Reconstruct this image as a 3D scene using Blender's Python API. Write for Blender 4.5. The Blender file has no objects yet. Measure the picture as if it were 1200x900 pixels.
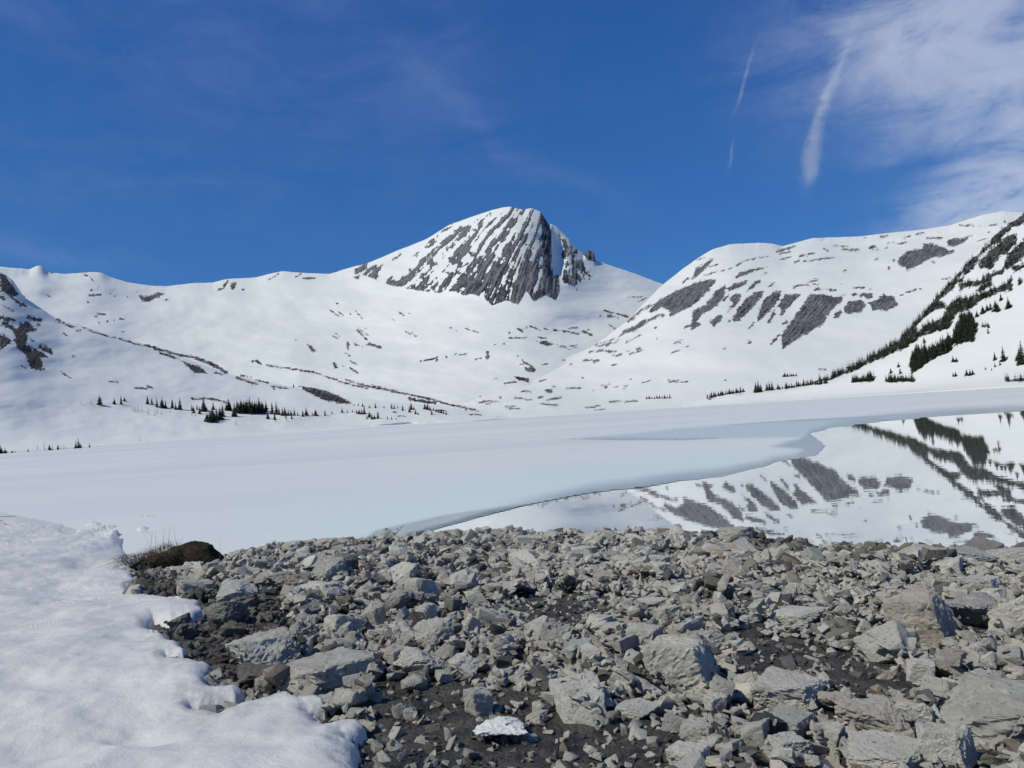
import bpy, bmesh, math, random
import numpy as np
from mathutils import Vector, Matrix

random.seed(7)
rng = np.random.default_rng(7)
SC = bpy.context.scene
COL = SC.collection
PI = math.pi

# ------------------------------------------------------------------ camera
H = 2.35                                   # eye above the lake
FPX = 900.0                                # focal length in photo pixels (1200 wide)
PITCH = math.atan(37.42 / FPX)
ROLL = math.atan(0.065)
fwd = np.array([0, math.cos(PITCH), math.sin(PITCH)])
up0 = np.array([0, -math.sin(PITCH), math.cos(PITCH)])
rt0 = np.array([1.0, 0, 0])
RT = math.cos(ROLL) * rt0 - math.sin(ROLL) * up0
UP = math.sin(ROLL) * rt0 + math.cos(ROLL) * up0
cam_d = bpy.data.cameras.new('camera')
cam = bpy.data.objects.new('camera', cam_d)
COL.objects.link(cam)
cam.matrix_world = Matrix(((RT[0], UP[0], -fwd[0], 0), (RT[1], UP[1], -fwd[1], 0), (RT[2], UP[2], -fwd[2], H), (0, 0, 0, 1)))
cam_d.sensor_width = 36
cam_d.lens = 36 * FPX / 1200
cam_d.clip_start = 0.05
cam_d.clip_end = 80000
SC.camera = cam

def ray(px, py):
    px = np.asarray(px, float); py = np.asarray(py, float)
    a = (px - 600) / FPX; b = (450 - py) / FPX
    return fwd + a[..., None] * RT + b[..., None] * UP

def at_dist(px, py, D):
    d = ray(px, py)
    k = D / np.hypot(d[..., 0], d[..., 1])
    return d * k[..., None] + np.array([0, 0, H])

def hit_z(px, py, z=0.0):
    d = ray(px, py)
    k = (z - H) / d[..., 2]
    return d * k[..., None] + np.array([0, 0, H])

def to_px(P):
    q = np.asarray(P, float) - np.array([0, 0, H])
    w = q @ fwd
    return 600 + FPX * (q @ RT) / w, 450 - FPX * (q @ UP) / w, w

def horizon(x):
    return 526.5 - 0.065 * np.asarray(x, float)

# ------------------------------------------------------------------ light
SUN_EL = math.radians(48)
SUN_AZ = math.radians(-118)                 # measured from the view direction, left is negative
sun_dir = Vector((math.sin(SUN_AZ) * math.cos(SUN_EL), math.cos(SUN_AZ) * math.cos(SUN_EL), math.sin(SUN_EL)))
sd = bpy.data.lights.new('sun', 'SUN'); sd.energy = 3.5; sd.angle = math.radians(0.5); sd.color = (1.0, 0.95, 0.78)
sun = bpy.data.objects.new('sun', sd); COL.objects.link(sun)
sun.rotation_euler = sun_dir.to_track_quat('Z', 'Y').to_euler(); sun.location = (-20, 5, 30)
SC.view_settings.view_transform = 'Standard'; SC.view_settings.look = 'None'
SC.view_settings.exposure = 0.0; SC.view_settings.gamma = 1.0

W = bpy.data.worlds.new('World'); SC.world = W; W.use_nodes = True
wt = W.node_tree; wt.nodes.clear()

class NT:
    """small helper for node trees"""
    def __init__(self, tree): self.t = tree
    def n(self, typ, **kw):
        nd = self.t.nodes.new(typ)
        for k, v in kw.items():
            if k.startswith('i_'):
                key = k[2:]; key = int(key) if key.isdigit() else key.replace('_', ' ')
                self.put(nd.inputs[key], v)
            else: setattr(nd, k, v)
        return nd
    def put(self, sock, v):
        if isinstance(v, bpy.types.NodeSocket): self.t.links.new(v, sock)
        elif isinstance(v, bpy.types.Node): self.t.links.new(v.outputs[0], sock)
        else: sock.default_value = v
    def m(self, op, a, b=None, c=None, clamp=False):
        nd = self.t.nodes.new('ShaderNodeMath'); nd.operation = op; nd.use_clamp = clamp
        self.put(nd.inputs[0], a)
        if b is not None: self.put(nd.inputs[1], b)
        if c is not None: self.put(nd.inputs[2], c)
        return nd.outputs[0]
    def v(self, op, a, b=None, s=None):
        nd = self.t.nodes.new('ShaderNodeVectorMath'); nd.operation = op
        self.put(nd.inputs[0], a)
        if b is not None: self.put(nd.inputs[1], b)
        if s is not None: self.put(nd.inputs[3], s)
        return nd.outputs['Value'] if op in ('DOT_PRODUCT', 'LENGTH') else nd.outputs[0]
    def mix(self, f, a, b, typ='RGBA', blend='MIX'):
        nd = self.t.nodes.new('ShaderNodeMix'); nd.data_type = typ
        if typ == 'RGBA':
            nd.blend_type = blend; i = (0, 6, 7); o = 2
        else: i = (0, 2, 3); o = 0
        for k, s in zip(i, (f, a, b)): self.put(nd.inputs[k], s)
        return nd.outputs[o]
    def ramp(self, x, lo, hi, a=0.0, b=1.0, smooth=False):
        nd = self.t.nodes.new('ShaderNodeMapRange')
        nd.interpolation_type = 'SMOOTHSTEP' if smooth else 'LINEAR'
        self.put(nd.inputs[0], x)
        for i, s in zip((1, 2, 3, 4), (lo, hi, a, b)): self.put(nd.inputs[i], s)
        return nd.outputs[0]
    def noise(self, vec, scale, detail=4, rough=0.55, dist=0.0, out=0):
        nd = self.n('ShaderNodeTexNoise')
        self.put(nd.inputs['Vector'], vec); self.put(nd.inputs['Scale'], scale)
        nd.inputs['Detail'].default_value = detail; nd.inputs['Roughness'].default_value = rough
        nd.inputs['Distortion'].default_value = dist
        return nd.outputs[out]
    def vor(self, vec, scale, feature='F1', out=0, rand=1.0):
        nd = self.n('ShaderNodeTexVoronoi'); nd.feature = feature
        self.put(nd.inputs['Vector'], vec); nd.inputs['Scale'].default_value = scale
        nd.inputs['Randomness'].default_value = rand
        return nd.outputs[out]

def c4(*a): return (a[0], a[1], a[2], 1.0)

w = NT(wt)
sky = w.n('ShaderNodeTexSky', sky_type='NISHITA', sun_disc=False)
sky.sun_elevation = SUN_EL
sky.sun_rotation = SUN_AZ                  # rotation is clockwise from +Y
sky.altitude = 2300; sky.air_density = 1.0; sky.dust_density = 0.2; sky.ozone_density = 4.0
SKY_TINT = (0.62, 0.90, 1.12)
tint = w.mix(1.0, sky.outputs[0], c4(*SKY_TINT), blend='MULTIPLY')
tc = w.n('ShaderNodeTexCoord')
dirv = tc.outputs['Generated']
# cirrus, upper-left haze and contrail whiteness painted into the sky: soft patches set by direction (centre ray, half sizes in photo pixels, tilt, strength)
CLOUDS_AND_TRAIL_WHITE = [(1165, 40, 150, 85, 5, .95), (1080, 18, 62, 34, -25, .50), (1110, 90, 80, 30, 40, .35), (1225, 130, 50, 40, 0, .25),
          (1190, 205, 95, 38, -38, 1.0), (1110, 250, 75, 28, -28, .6), (1330, 120, 90, 150, 0, .7), (20, -60, 420, 150, 10, .11), (330, 60, 300, 90, 0, .06),
          (951, 196, 6, 18, 6, .46), (955, 165, 5.5, 24, 12, .42), (963, 132, 4, 24, 18, .48), (973, 102, 3.2, 24, 20, .44), (985, 72, 3, 24, 22, .30), (994, 45, 4, 18, 20, .22), (872, 95, 1.6, 26, 12, .30), (857, 182, 1.3, 18, 4, .22), (1250, 260, 120, 40, -20, .6),  # narrow ones paint contrail whiteness into the sky behind the tubes
          (1035, 165, 28, 40, 20, .16), (985, 60, 12, 34, 18, .25), (900, 70, 45, 8, -10, .10),
          (560, 150, 110, 12, 42, .075), (660, 205, 90, 12, 22, .085), (480, 95, 120, 45, 30, .045), (520, 30, 40, 30, 40, .05),
          (165, 213, 45, 6, 0, .09), (60, 298, 90, 16, 4, .13), (330, 240, 400, 70, 3, .04),
          (800, -200, 300, 60, 20, .3), (-200, 200, 200, 40, 0, .12)]
cov = None
nz_warp = w.noise(dirv, 9.0, 5, 0.6, out=1)
nz_fine = w.noise(dirv, 60.0, 4, 0.6, out=1)
wfine = w.v('ADD', dirv, w.v('SCALE', w.v('SUBTRACT', nz_fine, (0.5, 0.5, 0.5)), s=0.012))
wdir = w.v('ADD', dirv, w.v('SCALE', w.v('SUBTRACT', nz_warp, (0.5, 0.5, 0.5)), s=0.07))
for (cx, cy, sx, sy, ang, st) in CLOUDS_AND_TRAIL_WHITE:
    c = ray(cx, cy); c = c / np.linalg.norm(c)
    a = math.radians(ang)
    ax = math.cos(a) * RT - math.sin(a) * UP; ay = math.sin(a) * RT + math.cos(a) * UP
    d = w.v('SUBTRACT', wfine if sx < 9 else wdir, tuple(c))
    q1 = w.m('MULTIPLY', w.v('DOT_PRODUCT', d, tuple(ax)), FPX / sx)
    q2 = w.m('MULTIPLY', w.v('DOT_PRODUCT', d, tuple(ay)), FPX / sy)
    r2 = w.m('ADD', w.m('MULTIPLY', q1, q1), w.m('MULTIPLY', q2, q2))
    g = w.m('MULTIPLY', w.m('EXPONENT', w.m('MULTIPLY', r2, -1.0)), st)
    cov = g if cov is None else w.m('ADD', cov, g)
mp = w.n('ShaderNodeMapping'); w.put(mp.inputs[0], dirv)
mp.inputs['Rotation'].default_value = (0, math.radians(35), 0); mp.inputs['Scale'].default_value = (1.0, 1.0, 2.6)
fib = w.noise(mp.outputs[0], 7.0, 8, 0.62, 0.6)
fib2 = w.noise(dirv, 26.0, 6, 0.7)
tex = w.m('ADD', w.ramp(fib, 0.36, 0.64, 0.30, 1.2), w.ramp(fib2, 0.3, 0.7, -0.13, 0.13))
cov = w.m('MULTIPLY', cov, tex)
cov = w.m('MULTIPLY', w.m('SUBTRACT', 1.0, w.m('EXPONENT', w.m('MULTIPLY', w.m('POWER', cov, 1.45), -1.15))), 0.68)
CLOUD_COL = c4(6.6, 7.3, 8.6)
sp = w.n('ShaderNodeSeparateColor', i_Color=tint)
def chan(sock, ref, g, out): return w.m('MULTIPLY', w.m('POWER', w.m('DIVIDE', sock, ref), g), out)
cmb = w.n('ShaderNodeCombineColor')
w.put(cmb.inputs[0], chan(sp.outputs[0], .080 / .09, .80, .042 / .09))
w.put(cmb.inputs[1], chan(sp.outputs[1], .200 / .09, .70, .155 / .09))
w.put(cmb.inputs[2], chan(sp.outputs[2], .430 / .09, .50, .430 / .09))
skyc = w.mix(cov, cmb, CLOUD_COL)
bg = w.n('ShaderNodeBackground', i_Color=skyc, i_Strength=0.09)
wo = w.n('ShaderNodeOutputWorld', i_Surface=bg)

SC.render.engine = 'CYCLES'
SC.cycles.max_bounces = 6; SC.cycles.diffuse_bounces = 3; SC.cycles.glossy_bounces = 3
SC.cycles.transparent_max_bounces = 8; SC.cycles.volume_bounces = 0

# ------------------------------------------------------------------ numpy noise
_P = rng.permutation(512).astype(np.int64); _P = np.concatenate([_P, _P, _P])
_G = rng.normal(size=(512, 3)); _G /= np.linalg.norm(_G, axis=1)[:, None]
_A = rng.random(512) * 2 * PI; _G2 = np.stack([np.cos(_A), np.sin(_A)], 1).astype(np.float32)
_fade = lambda t: t * t * t * (t * (t * 6 - 15) + 10)
def perlin(x, y, z=0.0):
    if np.ndim(z) == 0:                    # flat noise, the third coordinate only picks the pattern
        x, y = np.broadcast_arrays(np.asarray(x, np.float32) + np.float32(z * 37.7), np.asarray(y, np.float32) - np.float32(z * 19.3))
        fx = np.floor(x); fy = np.floor(y); xi = fx.astype(np.int32); yi = fy.astype(np.int32); xf = x - fx; yf = y - fy
        u, v = _fade(xf), _fade(yf)
        a = _P[xi & 511]; b = _P[(xi + 1) & 511]; y0 = yi & 511; y1 = (yi + 1) & 511
        def g(h, dx, dy):
            q = _G2[h & 511]; return q[..., 0] * (xf - dx) + q[..., 1] * (yf - dy)
        n0 = g(_P[(a + y0) & 511], 0, 0) * (1 - u) + g(_P[(b + y0) & 511], 1, 0) * u
        n1 = g(_P[(a + y1) & 511], 0, 1) * (1 - u) + g(_P[(b + y1) & 511], 1, 1) * u
        return (n0 * (1 - v) + n1 * v) * 1.35
    x, y, z = np.broadcast_arrays(np.asarray(x, float), y, z)
    xi = np.floor(x).astype(np.int64); yi = np.floor(y).astype(np.int64); zi = np.floor(z).astype(np.int64)
    xf = x - xi; yf = y - yi; zf = z - zi
    u, v, q = _fade(xf), _fade(yf), _fade(zf)
    r = np.zeros(x.shape)
    for dx in (0, 1):
        for dy in (0, 1):
            for dz in (0, 1):
                h = _P[(_P[(_P[(xi + dx) & 511] + yi + dy) & 511] + zi + dz) & 511]
                g = _G[h]
                dt = g[..., 0] * (xf - dx) + g[..., 1] * (yf - dy) + g[..., 2] * (zf - dz)
                r += dt * (u if dx else 1 - u) * (v if dy else 1 - v) * (q if dz else 1 - q)
    return r * 1.5
def fbm(x, y, z=0.0, o=4, gain=0.5, lac=2.03):
    r = 0; a = 1.0; s = 0; z = float(z) if np.ndim(z) == 0 else z
    for i in range(o):
        r = r + a * perlin(np.asarray(x) * lac**i + 17.3 * i, np.asarray(y) * lac**i - 9.1 * i, z * lac**i + 3.7 * i); s += a; a *= gain
    return r / s
def ss(x, a, b):
    t = np.clip((np.asarray(x, float) - a) / (b - a), 0, 1); return t * t * (3 - 2 * t)

# ------------------------------------------------------------------ object helpers
def tag(o, label=None, cat=None, group=None, kind=None):
    if label: o['label'] = label
    if cat: o['category'] = cat
    if group: o['group'] = group
    if kind: o['kind'] = kind
    return o
def mesh_np(name, V, F, mat, smooth=True, attrs=None, quads=True):
    V = np.ascontiguousarray(V, dtype=np.float32); F = np.ascontiguousarray(F, dtype=np.int32)
    me = bpy.data.meshes.new(name); k = F.shape[1]
    me.vertices.add(len(V)); me.vertices.foreach_set('co', V.ravel())
    me.loops.add(F.size); me.loops.foreach_set('vertex_index', F.ravel())
    me.polygons.add(len(F)); me.polygons.foreach_set('loop_start', np.arange(0, F.size, k, dtype=np.int32))
    me.polygons.foreach_set('use_smooth', np.full(len(F), smooth))
    me.update(calc_edges=True); me.validate()
    for an, av in (attrs or {}).items():
        at = me.attributes.new(an, 'FLOAT', 'POINT'); at.data.foreach_set('value', np.ascontiguousarray(av, dtype=np.float32).ravel())
    if mat: me.materials.append(mat)
    return me
def link(name, me, parent=None):
    o = bpy.data.objects.new(name, me); COL.objects.link(o)
    if parent: o.parent = parent
    return o
def grid_faces(nr, nc, keep=None):
    i = np.arange(nr * nc).reshape(nr, nc)
    F = np.stack([i[:-1, :-1], i[:-1, 1:], i[1:, 1:], i[1:, :-1]], -1).reshape(-1, 4)
    if keep is not None: F = F[keep.ravel()]
    return F
def compact(V, F, attrs):
    used = np.zeros(len(V), bool); used[F.ravel()] = True
    idx = np.cumsum(used) - 1
    return V[used], idx[F], {k: np.asarray(v).ravel()[used] for k, v in attrs.items()}
def new_mat(name):
    m = bpy.data.materials.new(name); m.use_nodes = True; m.node_tree.nodes.clear()
    t = NT(m.node_tree); t.b = t.n('ShaderNodeBsdfPrincipled'); t.out = t.n('ShaderNodeOutputMaterial', i_Surface=t.b)
    return m, t

# ------------------------------------------------------------------ materials
def terrain_mat(name, rock_a, rock_b, scale, amp=2.0, speck=0.3, snow=(0.70, 0.72, 0.70)):
    """snow with rock showing where the 'rock' depth (signed, in cells) says so, its edge broken up by noise"""
    m, t = new_mat(name)
    pos = t.n('ShaderNodeNewGeometry').outputs['Position']
    rk = t.n('ShaderNodeAttribute', attribute_name='rock').outputs['Fac']
    n1 = t.noise(pos, scale, 6, 0.65)
    n2 = t.noise(pos, scale * 4.2, 5, 0.7)
    e = t.m('ADD', rk, t.m('MULTIPLY', t.m('SUBTRACT', n1, 0.50), amp * 5.0))
    e = t.m('ADD', e, t.m('MULTIPLY', t.m('SUBTRACT', n2, 0.51), amp * 4.2))
    mask = t.ramp(e, -0.25, 0.45)
    # snow lying on ledges inside the rock
    led = t.ramp(t.noise(t.v('MULTIPLY', pos, (1, 1, 2.5)), scale * 1.7, 6, 0.72), 0.62 - 0.08 * speck, 0.70 - 0.08 * speck)
    mask = t.m('MULTIPLY', mask, t.m('SUBTRACT', 1.0, t.m('MULTIPLY', led, min(1, speck * 2))))
    nb = t.noise(pos, scale * 2.2, 8, 0.7)
    lo = t.noise(t.v('MULTIPLY', pos, (1, 1, .5)), scale * .45, 6, 0.65)
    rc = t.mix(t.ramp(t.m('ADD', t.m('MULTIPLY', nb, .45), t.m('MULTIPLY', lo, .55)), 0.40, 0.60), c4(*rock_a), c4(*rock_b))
    crk = t.ramp(t.noise(t.v('MULTIPLY', pos, (2.2, 2.2, .7)), scale * 2, 6, 0.75), 0.38, 0.46)
    gr = t.n('ShaderNodeAttribute', attribute_name='grain').outputs['Fac']
    rc = t.mix(t.ramp(gr, .05, .55), rc, c4(rock_b[0] * 1.12, rock_b[1] * 1.12, rock_b[2] * 1.10))
    rc = t.mix(t.ramp(gr, -.05, -.5), rc, c4(rock_a[0] * .5, rock_a[1] * .5, rock_a[2] * .55))
    rc = t.mix(t.m('SUBTRACT', 1.0, crk), rc, c4(rock_a[0] * .45, rock_a[1] * .45, rock_a[2] * .45))
    sn = t.noise(pos, scale * 0.12, 4, 0.5)
    sc = t.mix(t.ramp(sn, 0.35, 0.7), c4(*snow), c4(snow[0] * .92, snow[1] * .94, snow[2] * .96))
    t.put(t.b.inputs['Base Color'], t.mix(mask, sc, rc))
    t.put(t.b.inputs['Roughness'], t.mix(mask, 0.62, 0.9, 'FLOAT'))
    t.b.inputs['Specular IOR Level'].default_value = 0.25
    hgt = t.m('ADD', t.m('MULTIPLY', nb, t.m('ADD', t.m('MULTIPLY', mask, 1.0), 0.0)), t.m('MULTIPLY', t.noise(pos, scale * .5, 5, .55), 0.06))
    hgt = t.m('ADD', hgt, t.m('MULTIPLY', mask, -0.25)); hgt = t.m('ADD', hgt, t.m('MULTIPLY', t.m('MULTIPLY', gr, mask), 0.8))
    bp = t.n('ShaderNodeBump'); bp.inputs['Distance'].default_value = 0.9 / scale; bp.inputs['Strength'].default_value = 0.8
    t.put(bp.inputs['Height'], hgt); t.put(t.b.inputs['Normal'], bp)
    return m
M_FAR = terrain_mat('far_mountain_snow_and_rock', (0.045, 0.050, 0.068), (0.18, 0.188, 0.21), 0.05, 1.1, 0.22)  # bluish rock tones stand in for the haze of distance
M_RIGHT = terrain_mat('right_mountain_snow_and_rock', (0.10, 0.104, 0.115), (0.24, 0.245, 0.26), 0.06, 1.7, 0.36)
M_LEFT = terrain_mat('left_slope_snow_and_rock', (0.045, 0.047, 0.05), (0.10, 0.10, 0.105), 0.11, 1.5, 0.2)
M_WOOD = terrain_mat('wooded_slope_snow_and_rock', (0.045, 0.045, 0.04), (0.13, 0.13, 0.125), 0.11, 2.2, 0.45)

def snow_mat():
    m, t = new_mat('granular_old_snow')
    pos = t.n('ShaderNodeNewGeometry').outputs['Position']
    n = t.noise(pos, 1.1, 5, 0.6); f = t.noise(pos, 90, 3, 0.7); g = t.noise(pos, 14, 5, 0.6)
    dirt = t.n('ShaderNodeAttribute', attribute_name='dirt').outputs['Fac']
    c = t.mix(t.ramp(n, .35, .68), c4(.66, .67, .65), c4(.56, .572, .56))
    c = t.mix(t.m('MULTIPLY', dirt, t.ramp(g, .35, .7)), c, c4(.42, .41, .38))
    spk = t.ramp(t.noise(pos, 38, 4, .7), .70, .75)
    c = t.mix(t.m('MULTIPLY', spk, .45), c, c4(.25, .24, .22))
    t.put(t.b.inputs['Base Color'], c); t.b.inputs['Roughness'].default_value = 0.55
    t.b.inputs['Specular IOR Level'].default_value = 0.3
    cup = t.n('ShaderNodeTexVoronoi', feature='SMOOTH_F1'); t.put(cup.inputs['Vector'], t.v('ADD', pos, t.v('SCALE', t.noise(pos, 3, 3, .5, out=1), s=.3))); cup.inputs['Scale'].default_value = 5.5
    h = t.m('ADD', t.m('ADD', t.m('MULTIPLY', f, .5), t.m('MULTIPLY', g, 1.3)), t.m('MULTIPLY', cup.outputs[0], 1.6))
    bp = t.n('ShaderNodeBump', i_Height=h); bp.inputs['Distance'].default_value = 0.02; bp.inputs['Strength'].default_value = 0.45
    t.put(t.b.inputs['Normal'], bp)
    return m
M_SNOW = snow_mat()

def ice_mat():
    m, t = new_mat('lake_ice')
    pos = t.n('ShaderNodeNewGeometry').outputs['Position']
    wet = t.n('ShaderNodeAttribute', attribute_name='wet').outputs['Fac']
    blu = t.n('ShaderNodeAttribute', attribute_name='blue').outputs['Fac']
    sp = t.v('MULTIPLY', pos, (0.22, 1.0, 1.0))
    n = t.noise(sp, 0.045, 7, 0.62, 0.7); n3 = t.noise(t.v('ADD', sp, (40, 9, 0)), 0.014, 5, 0.55, 0.4); n2 = t.noise(sp, 0.5, 5, 0.6)
    c = t.mix(t.ramp(n, .3, .7), c4(.71, .725, .70), c4(.60, .625, .625))
    c = t.mix(t.ramp(n3, .48, .64), c, c4(.54, .575, .575))
    c = t.mix(t.m('MULTIPLY', t.ramp(n2, .4, .75), .25), c, c4(.52, .57, .63))
    c = t.mix(blu, c, c4(.585, .685, .68))
    wn = t.m('MULTIPLY', wet, t.ramp(n2, .1, .6, .8, 1.15), clamp=True)
    c = t.mix(wn, c, c4(.16, .21, .24))
    t.put(t.b.inputs['Base Color'], c)
    t.put(t.b.inputs['Roughness'], t.mix(wn, 0.55, 0.16, 'FLOAT'))
    t.b.inputs['Specular IOR Level'].default_value = 0.35
    bp = t.n('ShaderNodeBump', i_Height=t.noise(sp, 2.5, 5, .6)); bp.inputs['Distance'].default_value = 0.03; bp.inputs['Strength'].default_value = 0.25
    t.put(t.b.inputs['Normal'], bp)
    return m
M_ICE = ice_mat()

def water_mat():
    m, t = new_mat('still_lake_water')
    pos = t.n('ShaderNodeNewGeometry').outputs['Position']
    t.b.inputs['Base Color'].default_value = c4(.69, .73, .75); t.b.inputs['Metallic'].default_value = 0.85
    t.b.inputs['Roughness'].default_value = 0.012
    t.b.inputs['IOR'].default_value = 1.8
    t.b.inputs['Specular IOR Level'].default_value = 0.5
    h = t.m('ADD', t.m('MULTIPLY', t.noise(t.v('MULTIPLY', pos, (.8, 1.2, 1)), 1.6, 3, .5), 1.0), t.m('MULTIPLY', t.noise(pos, 7, 2, .5), .05))
    bp = t.n('ShaderNodeBump', i_Height=h); bp.inputs['Distance'].default_value = 0.003; bp.inputs['Strength'].default_value = 0.30
    t.put(t.b.inputs['Normal'], bp)
    return m
M_WATER = water_mat()

def stone_mat(name='weathered_limestone', dark=1.0, warm=0.0, rough=1.0, smooth=False):
    m, t = new_mat(name)
    pos = t.n('ShaderNodeNewGeometry').outputs['Position']
    ti = t.n('ShaderNodeAttribute', attribute_name='tint').outputs['Fac']
    rnd = t.n('ShaderNodeObjectInfo').outputs['Random']
    ti = t.m('ADD', ti, t.m('MULTIPLY', t.m('SUBTRACT', rnd, .5), .35))
    big = t.noise(pos, 3.2, 5, .6); fine = t.noise(pos, 34, 7, .78); grit = t.noise(pos, 150, 4, .75)
    a = c4(.34 * dark, .331 * dark, .30 * dark); b = c4((.73 + warm) * dark, (.71 + warm * .45) * dark, .635 * dark)
    c = t.mix(t.m('ADD', t.m('MULTIPLY', ti, .75), t.ramp(big, .3, .7, -.12, .36), clamp=True), a, b)
    c = t.mix(t.ramp(fine, .43, .34), c, c4(.07 * dark, .07 * dark, .066 * dark))          # dark mottling, with pit shade painted in where the bump sinks
    c = t.mix(t.m('MULTIPLY', t.ramp(grit, .52, .68), .45), c, c4(.60 * dark, .58 * dark, .50 * dark))
    lich = t.ramp(t.noise(pos, 8.5, 6, .75), .56, .62)
    c = t.mix(t.m('MULTIPLY', lich, .16), c, c4(.13 * dark, .128 * dark, .12 * dark))
    c = t.mix(t.ramp(ti, .30, .02), c, t.mix(.80, c, c4(.02, .02, .021)))  # lowest tints near black: muddy clods, and gap shade put into the colour
    own = t.m('FRACT', t.m('ADD', t.m('MULTIPLY', ti, 37.0), t.m('MULTIPLY', rnd, 11.0)))
    c = t.mix(t.m('MULTIPLY', t.ramp(own, .70, 1.0), .55), c, c4(.40 * dark, .33 * dark, .25 * dark))
    c = t.mix(t.m('MULTIPLY', t.ramp(own, .25, .0), .45), c, c4(.24 * dark, .25 * dark, .265 * dark))
    iron = t.ramp(t.noise(t.v('ADD', pos, (7, 3, 1)), 1.3, 4, .6), .56, .70)
    c = t.mix(t.m('MULTIPLY', iron, .35), c, c4(.33 * dark, .26 * dark, .20 * dark))
    t.put(t.b.inputs['Base Color'], c); t.b.inputs['Roughness'].default_value = .88
    t.b.inputs['Specular IOR Level'].default_value = .25
    wv = t.n('ShaderNodeTexWave'); wv.wave_type = 'BANDS'; wv.bands_direction = 'Z'
    t.put(wv.inputs['Vector'], t.v('ADD', pos, t.v('SCALE', t.noise(pos, 4, 4, .6, out=1), s=.22)))
    wv.inputs['Scale'].default_value = 9; wv.inputs['Distortion'].default_value = 5; wv.inputs['Detail'].default_value = 4
    crk = t.ramp(t.vor(t.v('ADD', pos, t.v('SCALE', t.noise(pos, 12, 3, .6, out=1), s=.06)), 11, 'DISTANCE_TO_EDGE'), 0.0, .05)
    h = t.m('ADD', t.m('MULTIPLY', fine, 1.0), t.m('MULTIPLY', grit, .28))
    h = t.m('ADD', h, t.m('MULTIPLY', wv.outputs[0], .07)); h = t.m('ADD', h, t.m('MULTIPLY', crk, .14))
    bp = t.n('ShaderNodeBump', i_Height=h); bp.inputs['Distance'].default_value = .045 * (0.5 if smooth else 1); bp.inputs['Strength'].default_value = .8 * rough
    t.put(t.b.inputs['Normal'], bp)
    return m
M_STONE = stone_mat()
M_STONE_DARK = stone_mat('dark_wet_limestone', .42)
M_STONE_SMOOTH = stone_mat('smooth_bluish_limestone', .62, 0.0, .5, True)

def soil_mat():
    m, t = new_mat('dark_gravelly_mud')
    pos = t.n('ShaderNodeNewGeometry').outputs['Position']
    n = t.noise(pos, 5, 6, .7); f = t.noise(pos, 45, 5, .75); v = t.vor(pos, 38)
    c = t.mix(t.ramp(n, .38, .62), c4(.018, .017, .017), c4(.12, .112, .10))  # mud tones, darkened further to paint in occlusion between the stones
    c = t.mix(t.ramp(f, .56, .72), c, c4(.14, .135, .125))
    t.put(t.b.inputs['Base Color'], c); t.put(t.b.inputs['Roughness'], t.ramp(n, .3, .6, .55, .95))
    h = t.m('ADD', f, t.m('MULTIPLY', v, -.7)); h = t.m('ADD', h, t.noise(pos, 14, 4, .6))
    bp = t.n('ShaderNodeBump', i_Height=h); bp.inputs['Distance'].default_value = .05; bp.inputs['Strength'].default_value = 1
    t.put(t.b.inputs['Normal'], bp)
    return m
M_SOIL = soil_mat()

def plain_mat(name, a, b, scale, rough=.9, bump=0.02, trans=0):
    m, t = new_mat(name)
    pos = t.n('ShaderNodeNewGeometry').outputs['Position']
    n = t.noise(pos, scale, 5, .7)
    t.put(t.b.inputs['Base Color'], t.mix(t.ramp(n, .33, .67), c4(*a), c4(*b)))
    t.b.inputs['Roughness'].default_value = rough; t.b.inputs['Specular IOR Level'].default_value = .2
    if bump:
        bp = t.n('ShaderNodeBump', i_Height=n); bp.inputs['Distance'].default_value = bump; t.put(t.b.inputs['Normal'], bp)
    return m
M_NEEDLE = plain_mat('conifer_needles', (.014, .020, .012), (.038, .050, .029), .9, .9, 0)
M_BARK = plain_mat('conifer_bark', (.05, .042, .035), (.11, .095, .08), 6, .9, 0)
M_GREY = plain_mat('bare_grey_twigs', (.16, .15, .14), (.26, .25, .24), 3, .9, 0)
M_MOSS = plain_mat('peaty_turf', (.012, .010, .007), (.050, .042, .025), 13, 1, .05)
M_GRASS = plain_mat('dry_grass', (.12, .10, .06), (.27, .225, .14), 25, .85, 0)

# ------------------------------------------------------------------ rock map of the far slopes (traced, cell = 1 photo pixel)
RX0, RX1, RY0, RY1 = -160, 1360, 180, 560
RS = 2
rx = np.arange(RX0, RX1, 1 / RS); ry = np.arange(RY0, RY1, 1 / RS)
GX, GY = np.meshgrid(rx, ry)
ROCK = np.full(GX.shape, -12.0)
def _win(x0, y0, x1, y1, m=12):
    a = max(0, int((x0 - m - RX0) * RS)); b = min(len(rx), int((x1 + m - RX0) * RS) + 1)
    c = max(0, int((y0 - m - RY0) * RS)); d = min(len(ry), int((y1 + m - RY0) * RS) + 1)
    return slice(c, d), slice(a, b)
def _segdist(X, Y, p, q):
    dx, dy = q[0] - p[0], q[1] - p[1]; L = dx * dx + dy * dy + 1e-9
    t = np.clip(((X - p[0]) * dx + (Y - p[1]) * dy) / L, 0, 1)
    return np.hypot(X - p[0] - t * dx, Y - p[1] - t * dy)
def poly_sdf(X, Y, pts):
    d = np.full(X.shape, 1e9); ins = np.zeros(X.shape, bool)
    for i in range(len(pts)):
        p, q = pts[i], pts[(i + 1) % len(pts)]
        d = np.minimum(d, _segdist(X, Y, p, q))
        c = ((p[1] > Y) != (q[1] > Y)) & (X < (q[0] - p[0]) * (Y - p[1]) / (q[1] - p[1] + 1e-12) + p[0])
        ins ^= c
    return np.where(ins, d, -d)
def add_poly(arr, pts):
    xs = [p[0] for p in pts]; ys = [p[1] for p in pts]
    s = _win(min(xs), min(ys), max(xs), max(ys))
    arr[s] = np.maximum(arr[s], poly_sdf(GX[s], GY[s], pts))
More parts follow.
